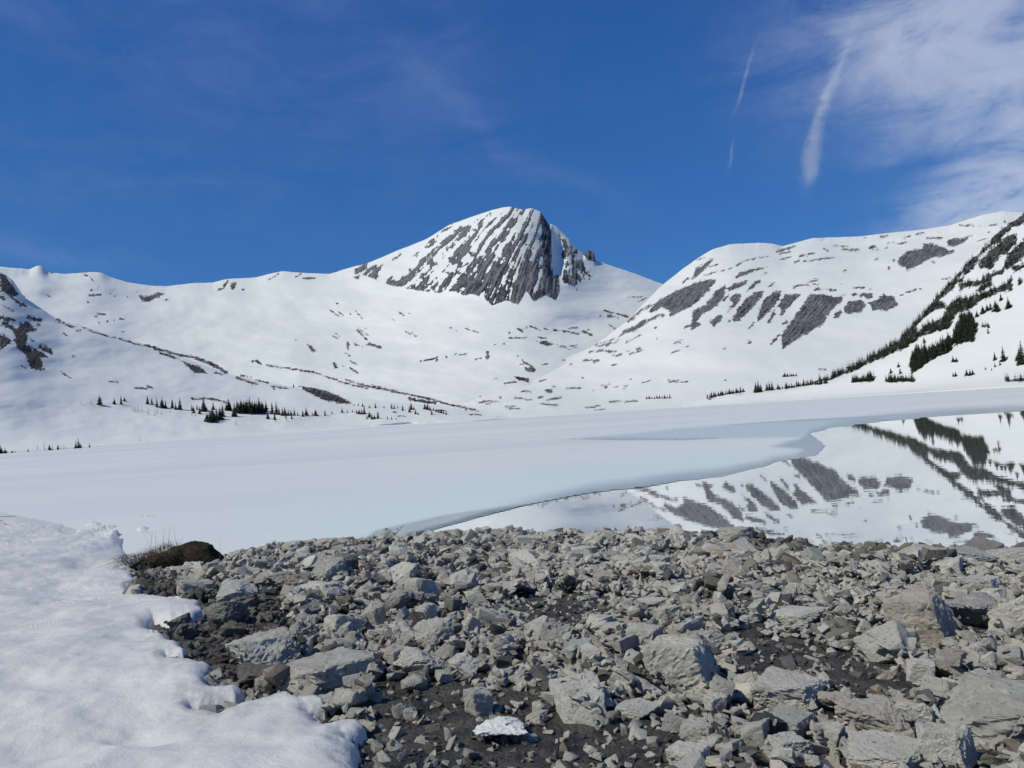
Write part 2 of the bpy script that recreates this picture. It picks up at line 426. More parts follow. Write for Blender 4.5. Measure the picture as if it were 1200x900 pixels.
def add_stroke(arr, pts, r):
    if len(pts) == 1: pts = pts * 2
    xs = [p[0] for p in pts]; ys = [p[1] for p in pts]
    s = _win(min(xs), min(ys), max(xs), max(ys))
    for p, q in zip(pts[:-1], pts[1:]):
        arr[s] = np.maximum(arr[s], r - _segdist(GX[s], GY[s], p, q))
ZF = {1: (0, 280, 4), 2: (300, 280, 4), 3: (400, 230, 3), 4: (650, 240, 4), 5: (900, 240, 4), 8: (0, 450, 8)}
def zz(k, pts): ox, oy, s = ZF[k]; return [(ox + x / s, oy + y / s) for x, y in pts]
POLYS = {
1: [[(645,262),(690,270),(740,250),(780,255),(740,270),(700,295),(665,290)], [(1085,205),(1112,205),(1095,240),(1080,235)],
    [(0,160),(30,175),(60,220),(85,262),(60,268),(0,248)], [(0,440),(30,460),(55,488),(20,505),(0,515)],
    [(65,455),(100,395),(130,395),(165,425),(130,440),(120,480),(150,520),(200,530),(220,550),(190,560),(205,610),(150,608),(130,570),(120,540),(80,505)],
    [(615,485),(700,495),(720,512),(650,500)], [(820,550),(870,580),(940,600),(970,630),(910,630),(870,590)]],
2: [[(455,152),(500,118),(522,112),(520,140),(490,158),(465,160)], [(455,180),(490,165),(480,190)], [(235,490),(260,500),(290,535),(260,530)],
    [(355,580),(370,580),(388,608),(370,605)], [(200,690),(270,697),(340,715),(400,740),(465,778),(400,772),(330,760),(270,735),(235,715)]],
3: [[(685,510),(720,505),(750,520),(725,530)], [(645,600),(685,605),(680,620),(650,615)], [(605,632),(660,638),(660,655),(620,645)], [(710,675),(740,680),(740,692),(720,688)]],
4: [[(440,500),(470,460),(520,425),(600,390),(680,355),(760,350),(740,380),(700,430),(640,480),(600,500),(540,530),(535,495),(500,480),(460,510)],
    [(640,350),(660,300),(700,275),(745,245),(740,265),(690,320),(660,345)],
    [(640,500),(700,470),(760,400),(800,370),(800,420),(770,470),(720,500),(690,510),(670,545),(690,565),(640,590),(632,570),(645,530)],
    [(810,390),(840,370),(905,350),(900,370),(850,395),(815,405)], [(840,345),(870,315),(930,300),(1000,290),(930,315),(880,335)],
    [(815,440),(850,415),(875,415),(870,450),(835,490),(810,505),(830,460)], [(725,550),(760,520),(795,510),(780,540),(745,570)],
    [(830,540),(850,490),(900,440),(940,410),(985,400),(970,440),(910,500),(870,540),(840,555)], [(900,405),(920,370),(970,345),(960,370),(920,395)],
    [(950,550),(955,510),(980,440),(1030,405),(1065,400),(1060,430),(1020,490),(980,530)], [(905,580),(935,550),(930,570),(910,585)],
    [(1040,480),(1080,420),(1160,418),(1130,450),(1090,490),(1060,520),(1055,480)], [(990,550),(1030,490),(1040,510),(1010,555)],
    [(298,618),(330,590),(400,545),(430,535),(435,555),(380,590),(330,605)]],
5: [[(60,600),(100,560),(150,480),(200,420),(250,415),(310,430),(360,420),(340,460),(300,490),(260,560),(160,620),(70,675),(60,640)],
    [(355,480),(380,450),(440,440),(460,470),(440,505),(380,515),(355,505)], [(470,460),(510,440),(545,415),(590,430),(612,470),(560,495),(490,495)],
    [(380,415),(490,415),(495,440),(400,430)], [(308,510),(340,490),(352,505),(330,530),(310,530)],
    [(610,250),(650,220),(720,200),(730,180),(770,180),(830,200),(860,220),(820,245),(760,250),(700,290),(650,312),(640,290),(610,285)],
    [(835,170),(870,155),(940,155),(920,180),(870,200),(840,190)]],
8: [[(-400,640),(0,640),(150,648),(290,662),(200,670),(30,680),(-400,675)]],
}
STROKES = {
1: [([(390,165),(410,172)],4),([(425,180),(435,195)],4),([(420,265),(470,262)],6),([(1020,240),(1045,230),(1068,197)],6),([(0,270),(20,280)],8),([(40,268),(115,312)],5),
    ([(0,370),(60,382)],7),([(15,395),(60,420),(80,440)],8),([(135,368),(190,385)],8),([(180,402)],6),([(190,508),(235,528)],9),([(345,550)],7),([(270,380),(345,415)],5),
    ([(380,412),(450,440),(560,470),(620,485)],3.5),([(720,510),(800,532),(850,545),(920,555)],7),([(745,535),(820,555)],6),([(920,560),(990,585),(1060,625)],9),([(1010,625),(1040,635)],6),
    ([(1110,650),(1200,680)],7),([(1130,640),(1180,650)],4),([(510,667),(550,670)],4),([(630,697),(685,703)],5),([(690,690),(715,698)],5),([(900,748),(1000,750),(1060,765)],5),([(1185,573)],7),
    ([(460,225)],4),([(518,255)],5),([(537,270)],5),([(595,270)],4),([(780,285)],7),([(412,297)],6),([(465,392)],4),([(505,388)],5),([(535,383)],4),([(640,245)],5),([(430,240)],5),([(1140,237)],5)],
2: [([(220,185),(275,183)],5),([(60,190),(105,165)],4),([(185,180),(210,165)],4),([(475,427),(520,472)],5),([(530,492),(585,510)],7),([(430,485),(432,515)],6),([(465,495),(480,500)],6),([(500,502)],4),([(515,498)],4),
    ([(415,530),(440,550)],3),([(445,575),(470,588)],4),([(442,352)],5),([(380,305)],5),([(385,340),(410,360)],2.5),([(0,570),(20,585)],8),([(190,473)],4),([(295,595)],4),([(470,340),(500,375)],2.5),
    ([(50,592),(160,608),(270,625),(330,645),(420,675),(520,702)],4.5),([(420,660),(520,690),(620,710),(720,730),(800,745),(900,775),(1040,805)],5),([(540,685),(700,725),(820,755)],3.5),([(720,750),(840,770)],8),
    ([(75,692),(155,700)],4),([(0,660),(60,675)],3),([(780,572),(850,555)],3),([(845,568)],8),([(892,551)],6),([(930,542),(985,543)],4),([(1087,530),(1087,565)],5),([(985,420),(1040,440)],3),([(905,412),(940,432)],2.5),([(1120,495)],4),([(1165,490)],5)],
3: [([(620,465),(635,475)],5),([(650,462)],4),([(665,458),(700,470)],3),([(715,465),(735,470)],3),([(740,470),(790,475),(830,483)],4.5),([(590,480)],4),([(590,500),(650,497)],3.5),([(690,495),(720,500)],3),
    ([(760,525),(795,530)],4),([(800,465),(830,462)],3),([(850,475),(880,488)],5),([(870,470)],5),([(925,403),(960,410),(1005,425)],3),([(915,420)],4),([(935,425),(970,425)],2.5),([(940,450),(960,465)],3),([(1010,355),(1060,353)],2.5),
    ([(575,520)],4),([(280,580),(330,570)],3.5),([(335,575)],7),([(370,563)],4),([(400,556),(440,557)],3.5),([(513,548),(515,570)],4),([(635,577),(670,600)],4),([(620,563)],4),([(575,658),(615,653)],3),([(635,685),(665,687)],3),
    ([(610,707),(670,718)],3),([(790,675),(840,675)],3),([(930,670)],6),([(808,592)],3),([(848,638)],3),([(560,708)],4),([(945,722),(1040,720)],2.5),([(1150,650),(1190,650)],3),([(500,718),(560,724)],2),([(700,730),(760,735)],2)],
4: [([(605,580),(625,570)],6),([(190,655),(280,630)],4),([(195,665),(295,640)],4),([(165,690),(215,682),(270,688)],6),([(135,730),(205,730)],6),([(275,708),(310,703)],4),([(345,688),(360,682)],4),([(385,675),(405,675)],7),
    ([(340,645),(400,612)],5),([(440,540),(500,515)],8),([(510,520)],8),([(345,545),(400,500),(450,470)],8),([(215,520)],6),([(235,497),(290,510),(345,525)],5),([(250,515),(300,530)],4),([(468,575)],6),([(588,645)],5),([(912,645)],10),
    ([(1015,655),(1055,605)],5),([(1070,560),(1090,545)],8),([(395,455),(430,435)],4),([(700,330),(820,300),(900,260),(1010,240)],4),([(700,300),(760,280)],3),([(1040,220),(1105,205)],4),([(1125,270)],6),
    ([(1155,237),(1200,230)],5),([(1115,390),(1160,375),(1200,378)],5),([(1000,385),(1025,370)],5),([(720,400)],9),([(600,365),(625,345)],4),([(535,828),(620,828)],4),([(75,748)],4),([(800,822)],4),([(240,853)],6),([(115,858)],5),([(60,862)],4),([(130,812)],4),([(790,450),(815,425)],8),([(820,545)],7),([(480,630)],4)],
5: [([(620,422),(640,420)],4),([(650,410),(715,392)],5),([(565,295)],10),([(150,240),(215,228)],5),([(170,265),(310,247)],4),([(125,268),(145,260)],6),([(260,205),(280,215)],4),([(310,192),(370,195)],4),([(350,210),(425,212)],5),
    ([(475,200),(510,195)],5),([(490,212),(515,210)],4),([(560,183),(590,178)],4),([(610,182),(645,176)],4),([(635,155),(665,145)],5),([(695,137),(730,130)],4),([(750,158),(815,155)],6),([(800,130)],4),([(900,95),(960,97)],5),
    ([(990,100),(1015,98)],4),([(1040,95),(1070,93)],4),([(1035,128)],5),([(40,215),(105,205)],4),([(120,385),(170,372),(235,375)],5),([(225,397),(315,398)],6),([(345,375)],4),([(405,388),(450,388)],5),([(480,395)],4),([(570,362)],4),([(785,362)],5),
    ([(820,347),(860,340)],4),([(240,772),(270,770)],3),([(590,260)],8),([(775,268)],9),([(830,230),(865,215)],8),([(700,140)],4),([(1110,80)],6)],
}
for k, L in POLYS.items():
    for p in L: add_poly(ROCK, zz(k, p))
for k, L in STROKES.items():
    for p, r in L: add_stroke(ROCK, zz(k, p), r * .9 / ZF[k][2])
# the wooded crest on the right has its own map
WOODR = np.full(GX.shape, -12.0)
WOOD_POLYS = [
 [(1500,-180),(1200,38),(1080,125),(1030,185),(950,270),(870,340),(790,430),(700,545),(600,640),(520,690),(400,750),(300,790),(300,812),(410,775),(520,720),(610,682),(650,668),(720,612),(850,575),(870,520),(800,540),(760,560),(700,590),(690,570),(760,500),(830,480),(800,440),(860,400),(900,340),(960,300),(1010,230),(1080,170),(1150,110),(1200,90),(1500,-80)],
 [(830,480),(900,440),(960,430),(1050,400),(1100,385),(1140,345),(1148,395),(1090,415),(1000,450),(950,490),(880,510),(850,560),(780,560),(820,520)],
 [(980,310),(1010,250),(1060,190),(1110,150),(1165,140),(1160,190),(1100,230),(1050,300),(1010,290)],
 [(1100,290),(1130,230),(1185,180),(1300,100),(1300,200),(1200,240),(1160,280),(1120,305)],
 [(670,790),(668,730),(690,690),(790,665),(790,710),(700,770)], [(800,705),(800,660),(840,620),(865,640),(860,680)],
 [(870,660),(875,590),(905,520),(950,510),(975,590),(965,640),(900,650)]]
WOOD_STROKES = [([(900,330),(905,400)],8),([(930,380),(1000,365),(1060,325),(1095,310)],10),([(1160,300),(1300,250)],14),([(1180,360)],14),([(990,400),(1040,370)],9),
 ([(730,645)],5),([(1010,567),(1030,570)],5),([(400,828),(490,818)],5),([(555,828),(680,822)],4),([(1120,825),(1300,818)],3),([(0,850),(120,848),(300,815)],4),([(-280,905),(-200,880),(-120,878)],4)]
for p in WOOD_POLYS: add_poly(WOODR, zz(5, p))
for p, r in WOOD_STROKES: add_stroke(WOODR, zz(5, p), r / 4)
def texture_maps():
    global ROCK, WOODR
    # slabs on the right dip from upper right to lower left
    u = (GX + GY * .85) * .75; v = (GX - GY) * .7
    n = fbm(u * .30, v * .055, 6.1, 4, .62) * 2.6 + fbm(GX * .30, GY * .30, 1.7, 3) * 1.0
    ROCK = np.where((ROCK > -5) & (GX > 640) & (GY < 425), ROCK + n * ss(ROCK, -5, 1.5) - .35, ROCK)
    n = fbm(u * .16, v * .07, 3.1, 4, .6) * 5.5 + fbm(GX * .35, GY * .35, 4.7, 3) * 2.2
    WOODR = np.where((WOODR > -6) & (GY < 440), WOODR + n * ss(WOODR, -6, 2) + .1, WOODR)
    m = (ROCK > -4) & (GX < 70) & (GY > 350)
    ROCK = np.where(m, ROCK + fbm(u * .25, v * .12, 7.7, 4, .65) * 4.5 + .8, ROCK)
    m = (ROCK > -4) & (GX <= 640)
    ROCK = np.where(m, ROCK + fbm(GX * .28, GY * .45, 2.7, 3) * 1.9 - .15, ROCK)
texture_maps()
GRAIN = fbm((GX + GY * .85) * .30, (GX - GY) * .035, 12.1, 4, .7) * 1.3 + fbm(GX * .2, GY * .5, 1.9, 3) * .4
def specks():
    r = np.random.default_rng(5)
    zones = [(560, 760, 385, 470, 60, -.25), (60, 200, 300, 400, 26, .1), (390, 520, 345, 435, 30, .7), (790, 1060, 285, 330, 34, -.25), (930, 1180, 262, 300, 22, -.2), (700, 860, 395, 455, 18, -.3), (0, 110, 340, 440, 22, .6), (560, 740, 470, 480, 16, -.06), (440, 620, 478, 492, 12, .05)]
    for x0, x1, y0, y1, n, sl in zones:
        for _ in range(int(n * .45)):
            x, y = r.uniform(x0, x1), r.uniform(y0, y1); L = r.uniform(.3, 1) ** 2.5 * 7 ; h = r.uniform(.35, .9)
            add_stroke(ROCK, [(x - L, y - L * sl), (x + L, y + L * sl)], h)
specks()
def sample(arr, px, py):
    u = np.clip((px - RX0) * RS, 0, len(rx) - 1.001); v = np.clip((py - RY0) * RS, 0, len(ry) - 1.001)
    i = u.astype(int); j = v.astype(int); fu = u - i; fv = v - j
    return (arr[j, i] * (1 - fu) * (1 - fv) + arr[j, i + 1] * fu * (1 - fv) + arr[j + 1, i] * (1 - fu) * fv + arr[j + 1, i + 1] * fu * fv)

# skylines (photo pixels)
SKY_FAR = [(-160,322),(-60,308),(0,312.5),(35,315.7),(41,312.5),(45,310.5),(51,313),(54,318),(58,319.5),(75,321),(95,320),(107,319),(117,319),(130,325),(150,331),(175,334.5),(195,335.5),(225,332),(250,331),(265,327),
 (300,325),(315,321),(332,317.5),(350,319.5),(387,321),(405,315),(433,307.5),(467,293),(500,280),(527,263),(550,255),(577,246),(590,243),(597,242),(604,243.5),(613,245.7),(623,244),(633,248),(640,258),(643,264),(646,262.5),(653,266.7),
 (667,280),(677,291.7),(684,298),(686,294),(690,293.5),(696,295.5),(698,305),(717,311.7),(747,321.7),(773,331.7),(800,340),(900,365),(1000,385),(1360,400)]
SKY_RIGHT = [(500,489),(560,462),(640,430),(697,405),(735,376),(755,355),(775,335),(800,315),(820,301),(835,292),(857,286),(890,284.5),(905,285.5),(917,288.5),(930,285),(952,279),(1007,277),(1040,273),(1080,269),(1112,264),(1150,252),(1175,247),(1200,249),(1260,243),(1360,230)]
SKY_LEFT = [(-160,262),(-60,300),(0,318),(15,328),(28,348),(67,374),(112,387),(150,398),(210,418),(267,438),(310,447),(350,455),(400,465),(470,472),(530,478),(575,487),(620,492)]
SKY_WOOD = [(800,475.0),(830,466),(870,458),(940,451),(985,438),(1010,425),(1050,402),(1080,370),(1100,345),(1125,318),(1150,290),(1180,263),(1200,248),(1280,190),(1360,140)]
def gsm(a, sg):
    k = np.exp(-.5 * (np.arange(-3 * sg, 3 * sg + 1) / sg)**2); k /= k.sum(); n_ = int(3 * sg)
    return np.convolve(np.pad(a, n_, mode='edge'), k, 'valid')[:len(a)]
def pl(pts, x):
    p = np.array(pts, float); return np.interp(x, p[:, 0], p[:, 1])

# streaked face of the central peak
def peak_field():
    ap = (680.0, 140.0)
    th = np.arctan2(GX - ap[0], GY - ap[1]); r = np.hypot(GX - ap[0], GY - ap[1])
    st = fbm(th * 34 + fbm(GX * .025, GY * .025, .4, 2) * .8, r * 0.012, 1.3, 2, .6) * 1.5 + fbm(th * 12, r * 0.014, 5.1, 2, .5) * .75 + fbm(th * 95, r * .03, 3.1, 2) * .5 + fbm(GX * .10, GY * .085, 2.2, 5, .72) * 1.5
    low = np.interp(GX, [405, 430, 450, 477, 513, 533, 543, 553, 567, 577, 593, 607, 617, 625, 640, 652, 660], [318, 322, 331, 337, 342, 340, 345, 343, 348, 357, 350, 356, 340, 352, 345, 351, 330])
    top = pl(SKY_FAR, GX)
    t = np.clip((GY - top) / np.maximum(low - top, 4), -1, 2)
    covr = np.interp(t, [0, .12, .35, .6, .85, 1.0], [-.60, -.36, -.18, .12, .42, .50])
    covr = covr + np.interp(GX, [405, 450, 500, 540, 590, 620, 655], [-.62, -.46, -.22, .02, .20, .14, .10])
    f = (covr + st * 1.15) * 6.0
    f = np.minimum(f, (low - GY) * 1.0 + 1.2)
    f = np.minimum(f, poly_sdf(GX, GY, [(408, 312), (440, 300), (500, 276), (550, 250), (597, 238), (635, 244), (647, 262), (652, 300), (656, 352), (640, 352), (600, 362), (560, 356), (505, 345), (460, 334), (415, 326)]) + 1)
    return f, st
PF, PST = peak_field()
PEAK = ROCK.copy()
PEAK = np.maximum(PEAK, PF)
cliff = poly_sdf(GX, GY, [(634, 252), (641, 258), (645, 275), (645, 320), (650, 345), (641, 345), (637, 310), (636, 280)])
PEAK = np.maximum(PEAK, cliff + 1 + fbm(GX * .3, GY * .05, 3.3, 3) * 3)
but = poly_sdf(GX, GY, [(655, 275), (668, 284), (680, 294), (686, 312), (697, 318), (688, 326), (676, 338), (662, 332), (658, 318), (662, 300)])
PEAK = np.maximum(PEAK, np.minimum(but, 4) * .5 + fbm(GX * .16, GY * .07, 9.3, 4, .6) * 9 - 1.2)
tower = poly_sdf(GX, GY, [(683, 297), (686, 293), (697, 294), (699, 306), (690, 304)])
PEAK = np.maximum(PEAK, tower + 1)
couloir = poly_sdf(GX, GY, [(646, 262), (654, 268), (657, 290), (655, 320), (648, 326), (646, 290)])
PEAK = np.where(couloir > -0.5, np.minimum(PEAK, -couloir), PEAK)

# ------------------------------------------------------------------ terrain sheets
SHEETS = {}
def hermite_rows(ts, vals, t):
    """monotone-ish cubic through rows; vals (R, N)"""
    ts = np.array(ts, float); R = len(ts)
    d = np.diff(vals, axis=0) / np.diff(ts)[:, None]
    m = np.zeros_like(vals); m[0] = d[0]; m[-1] = d[-1]
    for i in range(1, R - 1):
        m[i] = np.where(d[i - 1] * d[i] > 0, 2 * d[i - 1] * d[i] / (d[i - 1] + d[i] + 1e-12), 0)
    k = np.clip(np.searchsorted(ts, t, 'right') - 1, 0, R - 2)
    h = (ts[k + 1] - ts[k]); s = (t - ts[k]) / h
    h00 = 2 * s**3 - 3 * s**2 + 1; h10 = s**3 - 2 * s**2 + s; h01 = -2 * s**3 + 3 * s**2; h11 = s**3 - s**2
    return h00[:, None] * vals[k] + (h10 * h)[:, None] * m[k] + h01[:, None] * vals[k + 1] + (h11 * h)[:, None] * m[k + 1]
def sheet(name, x0, x1, sky, shoreD, rows, nrow, mat, rockmap, seed, und=0.10, rug=0.5, label=None, dx=1.0, bias=None):
    """rows: list of (t, fraction of the way up in the picture, distance as function of x). First is the shore, last the crest."""
    xs = np.arange(x0, x1 + .01, dx)
    ysk = pl(sky, xs)
    D0 = np.interp(xs, *zip(*shoreD))
    ysh = horizon(xs) + H * FPX / D0 * 1.0
    ts = [r[0] for r in rows]
    sm_ = gsm(ysk, 2); keep_ = ss(xs, 575, 590) * (1 - ss(xs, 705, 715)) if sky is SKY_FAR else 0
    ysk = ysk * keep_ + sm_ * (1 - keep_) + fbm(xs / 9.0 + seed, seed, 0.5, 3) * .5
    ysm = gsm(ysk, int(22 / dx)); ys8 = gsm(ysk, int(9 / dx)); D0 = gsm(D0, int(40 / dx))
    Y = np.array([ysh + (ysm - ysh) * r[1] for r in rows])
    D = np.array([D0 if i == 0 else gsm(np.interp(xs, *zip(*r[2])), int(26 / dx)) for i, r in enumerate(rows)])
    t = np.linspace(0, 1, nrow)
    YY = hermite_rows(ts, Y, t) + (ys8 - ysm)[None, :] * (ss(t, .70, 1.0)**1.5)[:, None] + (ysk - ys8)[None, :] * (ss(t, .93, 1.0)**1.2)[:, None]; DD = hermite_rows(ts, D, t)
    YY = np.minimum.accumulate(YY, axis=0)
    XX = np.broadcast_to(xs, YY.shape).copy()
    # relief: push points along their sight line, scaled to how fast distance grows up the slope
    gy = np.abs(np.gradient(DD, axis=0) / (np.abs(np.gradient(YY, axis=0)) + 1e-3)); gy = np.minimum(gy, 40)
    fade = ss(t, 0.0, 0.10)[:, None] * (1 - .85 * ss(t, .93, 1.0)[:, None])
    rk = sample(rockmap, XX, YY)
    n = 0
    for lam, k in ((90, 1.0), (40, .9), (16, .7), (7, .35)):
        n = n + fbm(XX / lam * .55 + seed, YY / lam * 1.6, seed * 1.7, 2) * lam * k
    DD = DD + n * gy * und * .25 * fade
    rm = ss(rk, -1.0, 2.5)
    r = fbm(XX / 5.0, YY / 7.0, seed + 4, 4, .62) * 5
    if rockmap is PEAK:
        r = r * .6 + sample(PST, XX, YY) * -4.0 * ss(XX, 400, 440) * (1 - ss(XX, 655, 690))
    DD = DD + r * gy * rug * .30 * rm * fade
    if bias is not None: DD = DD + bias(XX, YY) * fade
    # grow monotone away from the viewer
    DD = np.maximum.accumulate(DD, axis=0)
    P = at_dist(XX, YY, DD)
    P[0, :, 2] = -1.0
    # the far side falls away behind the crest
    back = []
    for qq, (dd, dz) in enumerate(((1.012, -.04), (1.06, -.28), (1.25, -1.0))):
        b = P[-1].copy(); b[:, :2] *= dd; b[:, 2] = np.maximum(P[-1][:, 2] * (1 + dz), -1.0) if dz > -1 else -1.0
        back.append(b)
    V = np.concatenate([P, np.array(back)], 0)
    A = np.concatenate([rk, np.repeat(rk[-1:], 3, 0) - 3], 0)
    gg = sample(PST if rockmap is PEAK else GRAIN, XX, YY); gg = np.concatenate([gg, np.repeat(gg[-1:], 3, 0)], 0)
    F = grid_faces(V.shape[0], V.shape[1])
    me = mesh_np(name, V.reshape(-1, 3), F, mat, True, {'rock': A, 'grain': gg})
    o = link(name, me); tag(o, label, kind='structure')
    SHEETS[name] = (XX, YY, P)
    return o
def on_sheet(name, px, py):
    XX, YY, P = SHEETS[name]
    i = int(round((px - XX[0, 0]) / (XX[0, 1] - XX[0, 0]))); i = max(0, min(XX.shape[1] - 1, i))
    col = YY[:, i]                       # decreasing upward
    j = int(np.clip(np.searchsorted(-col, -py), 1, len(col) - 1))
    f = (py - col[j - 1]) / (col[j] - col[j - 1] - 1e-9); f = min(1, max(0, f))
    return P[j - 1, i] * (1 - f) + P[j, i] * f

def far_bias(X, Y):
    b = 0
    # the summit face stands proud, its right-hand wall drops to a shaded couloir
    b = b - 45 * np.exp(-((X - 610) / 40)**2) * ss(330 - Y, 0, 60)
    b = b + 60 * ss(X, 641, 650) * (1 - ss(X, 655, 668)) * ss(-(Y - 345), 0, 30)
    return b
sheet('mountain', -160, 1360, SKY_FAR, [(-160, 900), (300, 950), (600, 1000), (1360, 1300)],
      [(0, 0, None), (.25, .22, [(-160, 1250), (300, 1450), (600, 1400), (1360, 1500)]), (.5, .5, [(-160, 1800), (300, 2100), (600, 1950), (800, 1950), (1360, 2000)]),
       (.72, .70, [(-160, 2300), (300, 2600), (480, 2450), (600, 2150), (700, 2350), (1360, 2500)]), (1, 1, [(-160, 2900), (300, 3150), (480, 2900), (600, 2550), (680, 2650), (770, 2900), (1360, 3100)])],
      270, M_FAR, PEAK, 3.1, .34, .95, 'pointed central peak with streaked rock face and snowy ridge behind the lake', bias=far_bias)
sheet('mountain', 500, 1360, SKY_RIGHT, [(500, 780), (740, 800), (1000, 800), (1360, 700)],
      [(0, 0, None), (.3, .25, [(500, 900), (740, 1050), (1000, 1100), (1360, 1100)]), (.55, .52, [(500, 1000), (740, 1250), (1000, 1450), (1360, 1400)]),
       (.75, .75, [(500, 1050), (740, 1450), (1000, 1700), (1360, 1650)]), (1, 1, [(500, 1100), (700, 1650), (850, 2000), (1000, 2250), (1360, 2200)])],
      230, M_RIGHT, ROCK, 11.7, .24, .9, 'broad snow mountain with grey rock slabs on the right of the lake')
SHEETS['right'] = SHEETS['mountain']
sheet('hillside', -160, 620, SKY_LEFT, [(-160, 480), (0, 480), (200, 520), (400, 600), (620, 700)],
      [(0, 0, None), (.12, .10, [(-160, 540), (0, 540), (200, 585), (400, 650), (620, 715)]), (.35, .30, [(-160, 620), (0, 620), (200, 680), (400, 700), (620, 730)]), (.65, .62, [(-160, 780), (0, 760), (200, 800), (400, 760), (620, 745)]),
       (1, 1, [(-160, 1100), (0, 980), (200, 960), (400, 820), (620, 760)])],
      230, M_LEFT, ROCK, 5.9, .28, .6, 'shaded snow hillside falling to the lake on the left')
sheet('wooded_hillside', 800, 1360, SKY_WOOD, [(800, 700), (1000, 660), (1200, 560), (1360, 500)],
      [(0, 0, None), (.12, .06, [(800, 710), (1000, 690), (1200, 620), (1360, 560)]), (.4, .35, [(800, 715), (1000, 720), (1200, 720), (1360, 660)]), (.7, .7, [(800, 720), (1000, 740), (1200, 850), (1360, 820)]),
       (1, 1, [(800, 725), (1000, 770), (1200, 1000), (1360, 1050)])],
      230, M_WOOD, WOODR, 8.3, .14, .6, 'steep snowy hillside with rocks and conifers at the right edge')

# ------------------------------------------------------------------ lake
ICE_EDGE = [(380,700),(440,650),(480,628),(560,606),(625,590),(690,577),(745,571),(800,563),(850,558),(897,547),(910,541),(933,537),(957,533),(968,522),(963,516),(950,508),(973,502),(1027,495),(1100,488),(1200,482),(1360,473)]
def lake():
    V = np.array([(-9000, -60, 0), (9000, -60, 0), (9000, 1400, 0), (-9000, 1400, 0)], float)
    o = link('lake_water', mesh_np('lake_water', V, np.array([[0, 1, 2, 3]]), M_WATER)); tag(o, kind='structure')
    o = link('lake_bed', mesh_np('lake_bed', V + np.array([0, 0, -4.0]), np.array([[0, 1, 2, 3]]), M_SOIL)); tag(o, kind='structure')
    # ice sheet: fan of rows towards the far shore
    xs = np.arange(-170, 1371, 1.6)
    dys = np.concatenate([np.array([1.2, 1.6, 2.0, 2.4, 2.8, 3.2, 3.6, 4.2]), np.arange(5, 215, 1.1)])
    XX, DY = np.meshgrid(xs, dys); YY = horizon(XX) + DY
    P = hit_z(XX, YY, 0.035)
    poly = [(-400, 300), (1400, 300), (1400, 470)] + ICE_EDGE[::-1] + [(380, 900), (-400, 900)]
    wob = fbm(P[..., 0] * .25, P[..., 1] * .12, 2.0, 5, .62) * 2.2
    lead = poly_sdf(XX, YY, [(646,594.5),(690,586),(735,578),(752,574.5),(737,580.5),(700,587),(662,594)]) + fbm(P[..., 0] * .6, P[..., 1] * .2, 6.0, 3) * .8
    s = poly_sdf(XX, YY, poly) + wob
    floe_hole = s > 0
    s = np.minimum(s, -lead)
    keep = (s[:-1, :-1] > 0) & (s[1:, 1:] > 0) & (s[:-1, 1:] > 0) & (s[1:, :-1] > 0)
    P[..., 2] += 0.02 * fbm(P[..., 0] * .08, P[..., 1] * .05, 7, 3) - 0.03 * (1 - ss(s, 0, 4))
    # wet, slushy bands
    wet = np.zeros(XX.shape); blue = np.zeros(XX.shape)
    def band(poly, w, amt, arr):
        q = poly_sdf(XX, YY, poly) + fbm(P[..., 0] * .05, P[..., 1] * .03, 4.4, 4) * w * 1.2
        return np.maximum(arr, amt * ss(q, -w, w))
    wet = band([(663,514.5),(740,507),(800,501),(933,492.5),(1067,485),(1200,474),(1360,462),(1360,466),(1200,478),(1067,488),(1000,493),(960,500),(948,508),(935,512),(877,513.5),(800,515),(730,515)], 1.6, .24, wet)
    wet = band([(663,514.2),(740,512.8),(800,513.5),(880,512),(800,516),(730,515.6)], .7, .75, wet)
    wet = band([(800,501),(933,492.5),(1067,485),(1200,474),(1067,486.2),(933,494)], .6, .6, wet)
    wet = band([(440,622),(520,604),(600,592),(690,577),(745,571),(745,575),(690,590),(610,604),(545,615),(480,640),(400,650)], 3, .95, wet)
    se = s + fbm(P[..., 0] * .07, P[..., 1] * .04, 9.4, 4) * 7
    wet = np.maximum(wet, (1 - ss(se, -2, 13)) * .62 * ss(XX, 540, 700)); wet = np.maximum(wet, (1 - ss(s, 0, 3)) * .35 * ss(XX, 560, 700))
    wet = band([(920,538),(968,533),(972,520),(950,506),(935,515),(900,522),(940,527)], 3, .5, wet)
    blue = np.maximum(blue, ss(DY, 40, 115) * .75 * ss(XX, 120, 480))
    blue = band([(560,560),(800,530),(900,525),(950,505),(1360,470),(1360,480),(968,520),(800,565),(600,600),(400,650),(300,660)], 10, .75, blue)
    blue = band([(663,514),(800,500),(933,492),(1067,485),(1067,488),(935,512),(800,516)], 2, .9, blue)
    blue = band([(240,700),(270,655),(330,636),(400,630),(520,618),(480,640),(400,655)], 6, 1.0, blue)
    wet = band([(265,660),(300,650),(380,634),(440,628),(400,640),(330,652),(290,665)], 5, .30, wet)
    # dry white snow lying on the ice
    w1 = poly_sdf(XX, YY, [(640,524),(700,517.5),(800,516.5),(880,517),(925,519),(890,526),(800,529),(720,527)])
    k = ss(w1, -1.5, 3); wet *= 1 - k; blue *= 1 - .8 * k
    w1 = poly_sdf(XX, YY, [(877,515),(905,513.2),(923,514.5),(915,518.5),(895,519.3)])
    k = ss(w1, -.5, .6); wet *= 1 - k; blue *= 1 - k
    V, F, A = compact(P.reshape(-1, 3), grid_faces(*XX.shape, keep=keep), {'wet': wet, 'blue': blue})
    o = link('lake_ice', mesh_np('lake_ice', V, F, M_ICE, True, A)); tag(o, kind='structure')
lake()

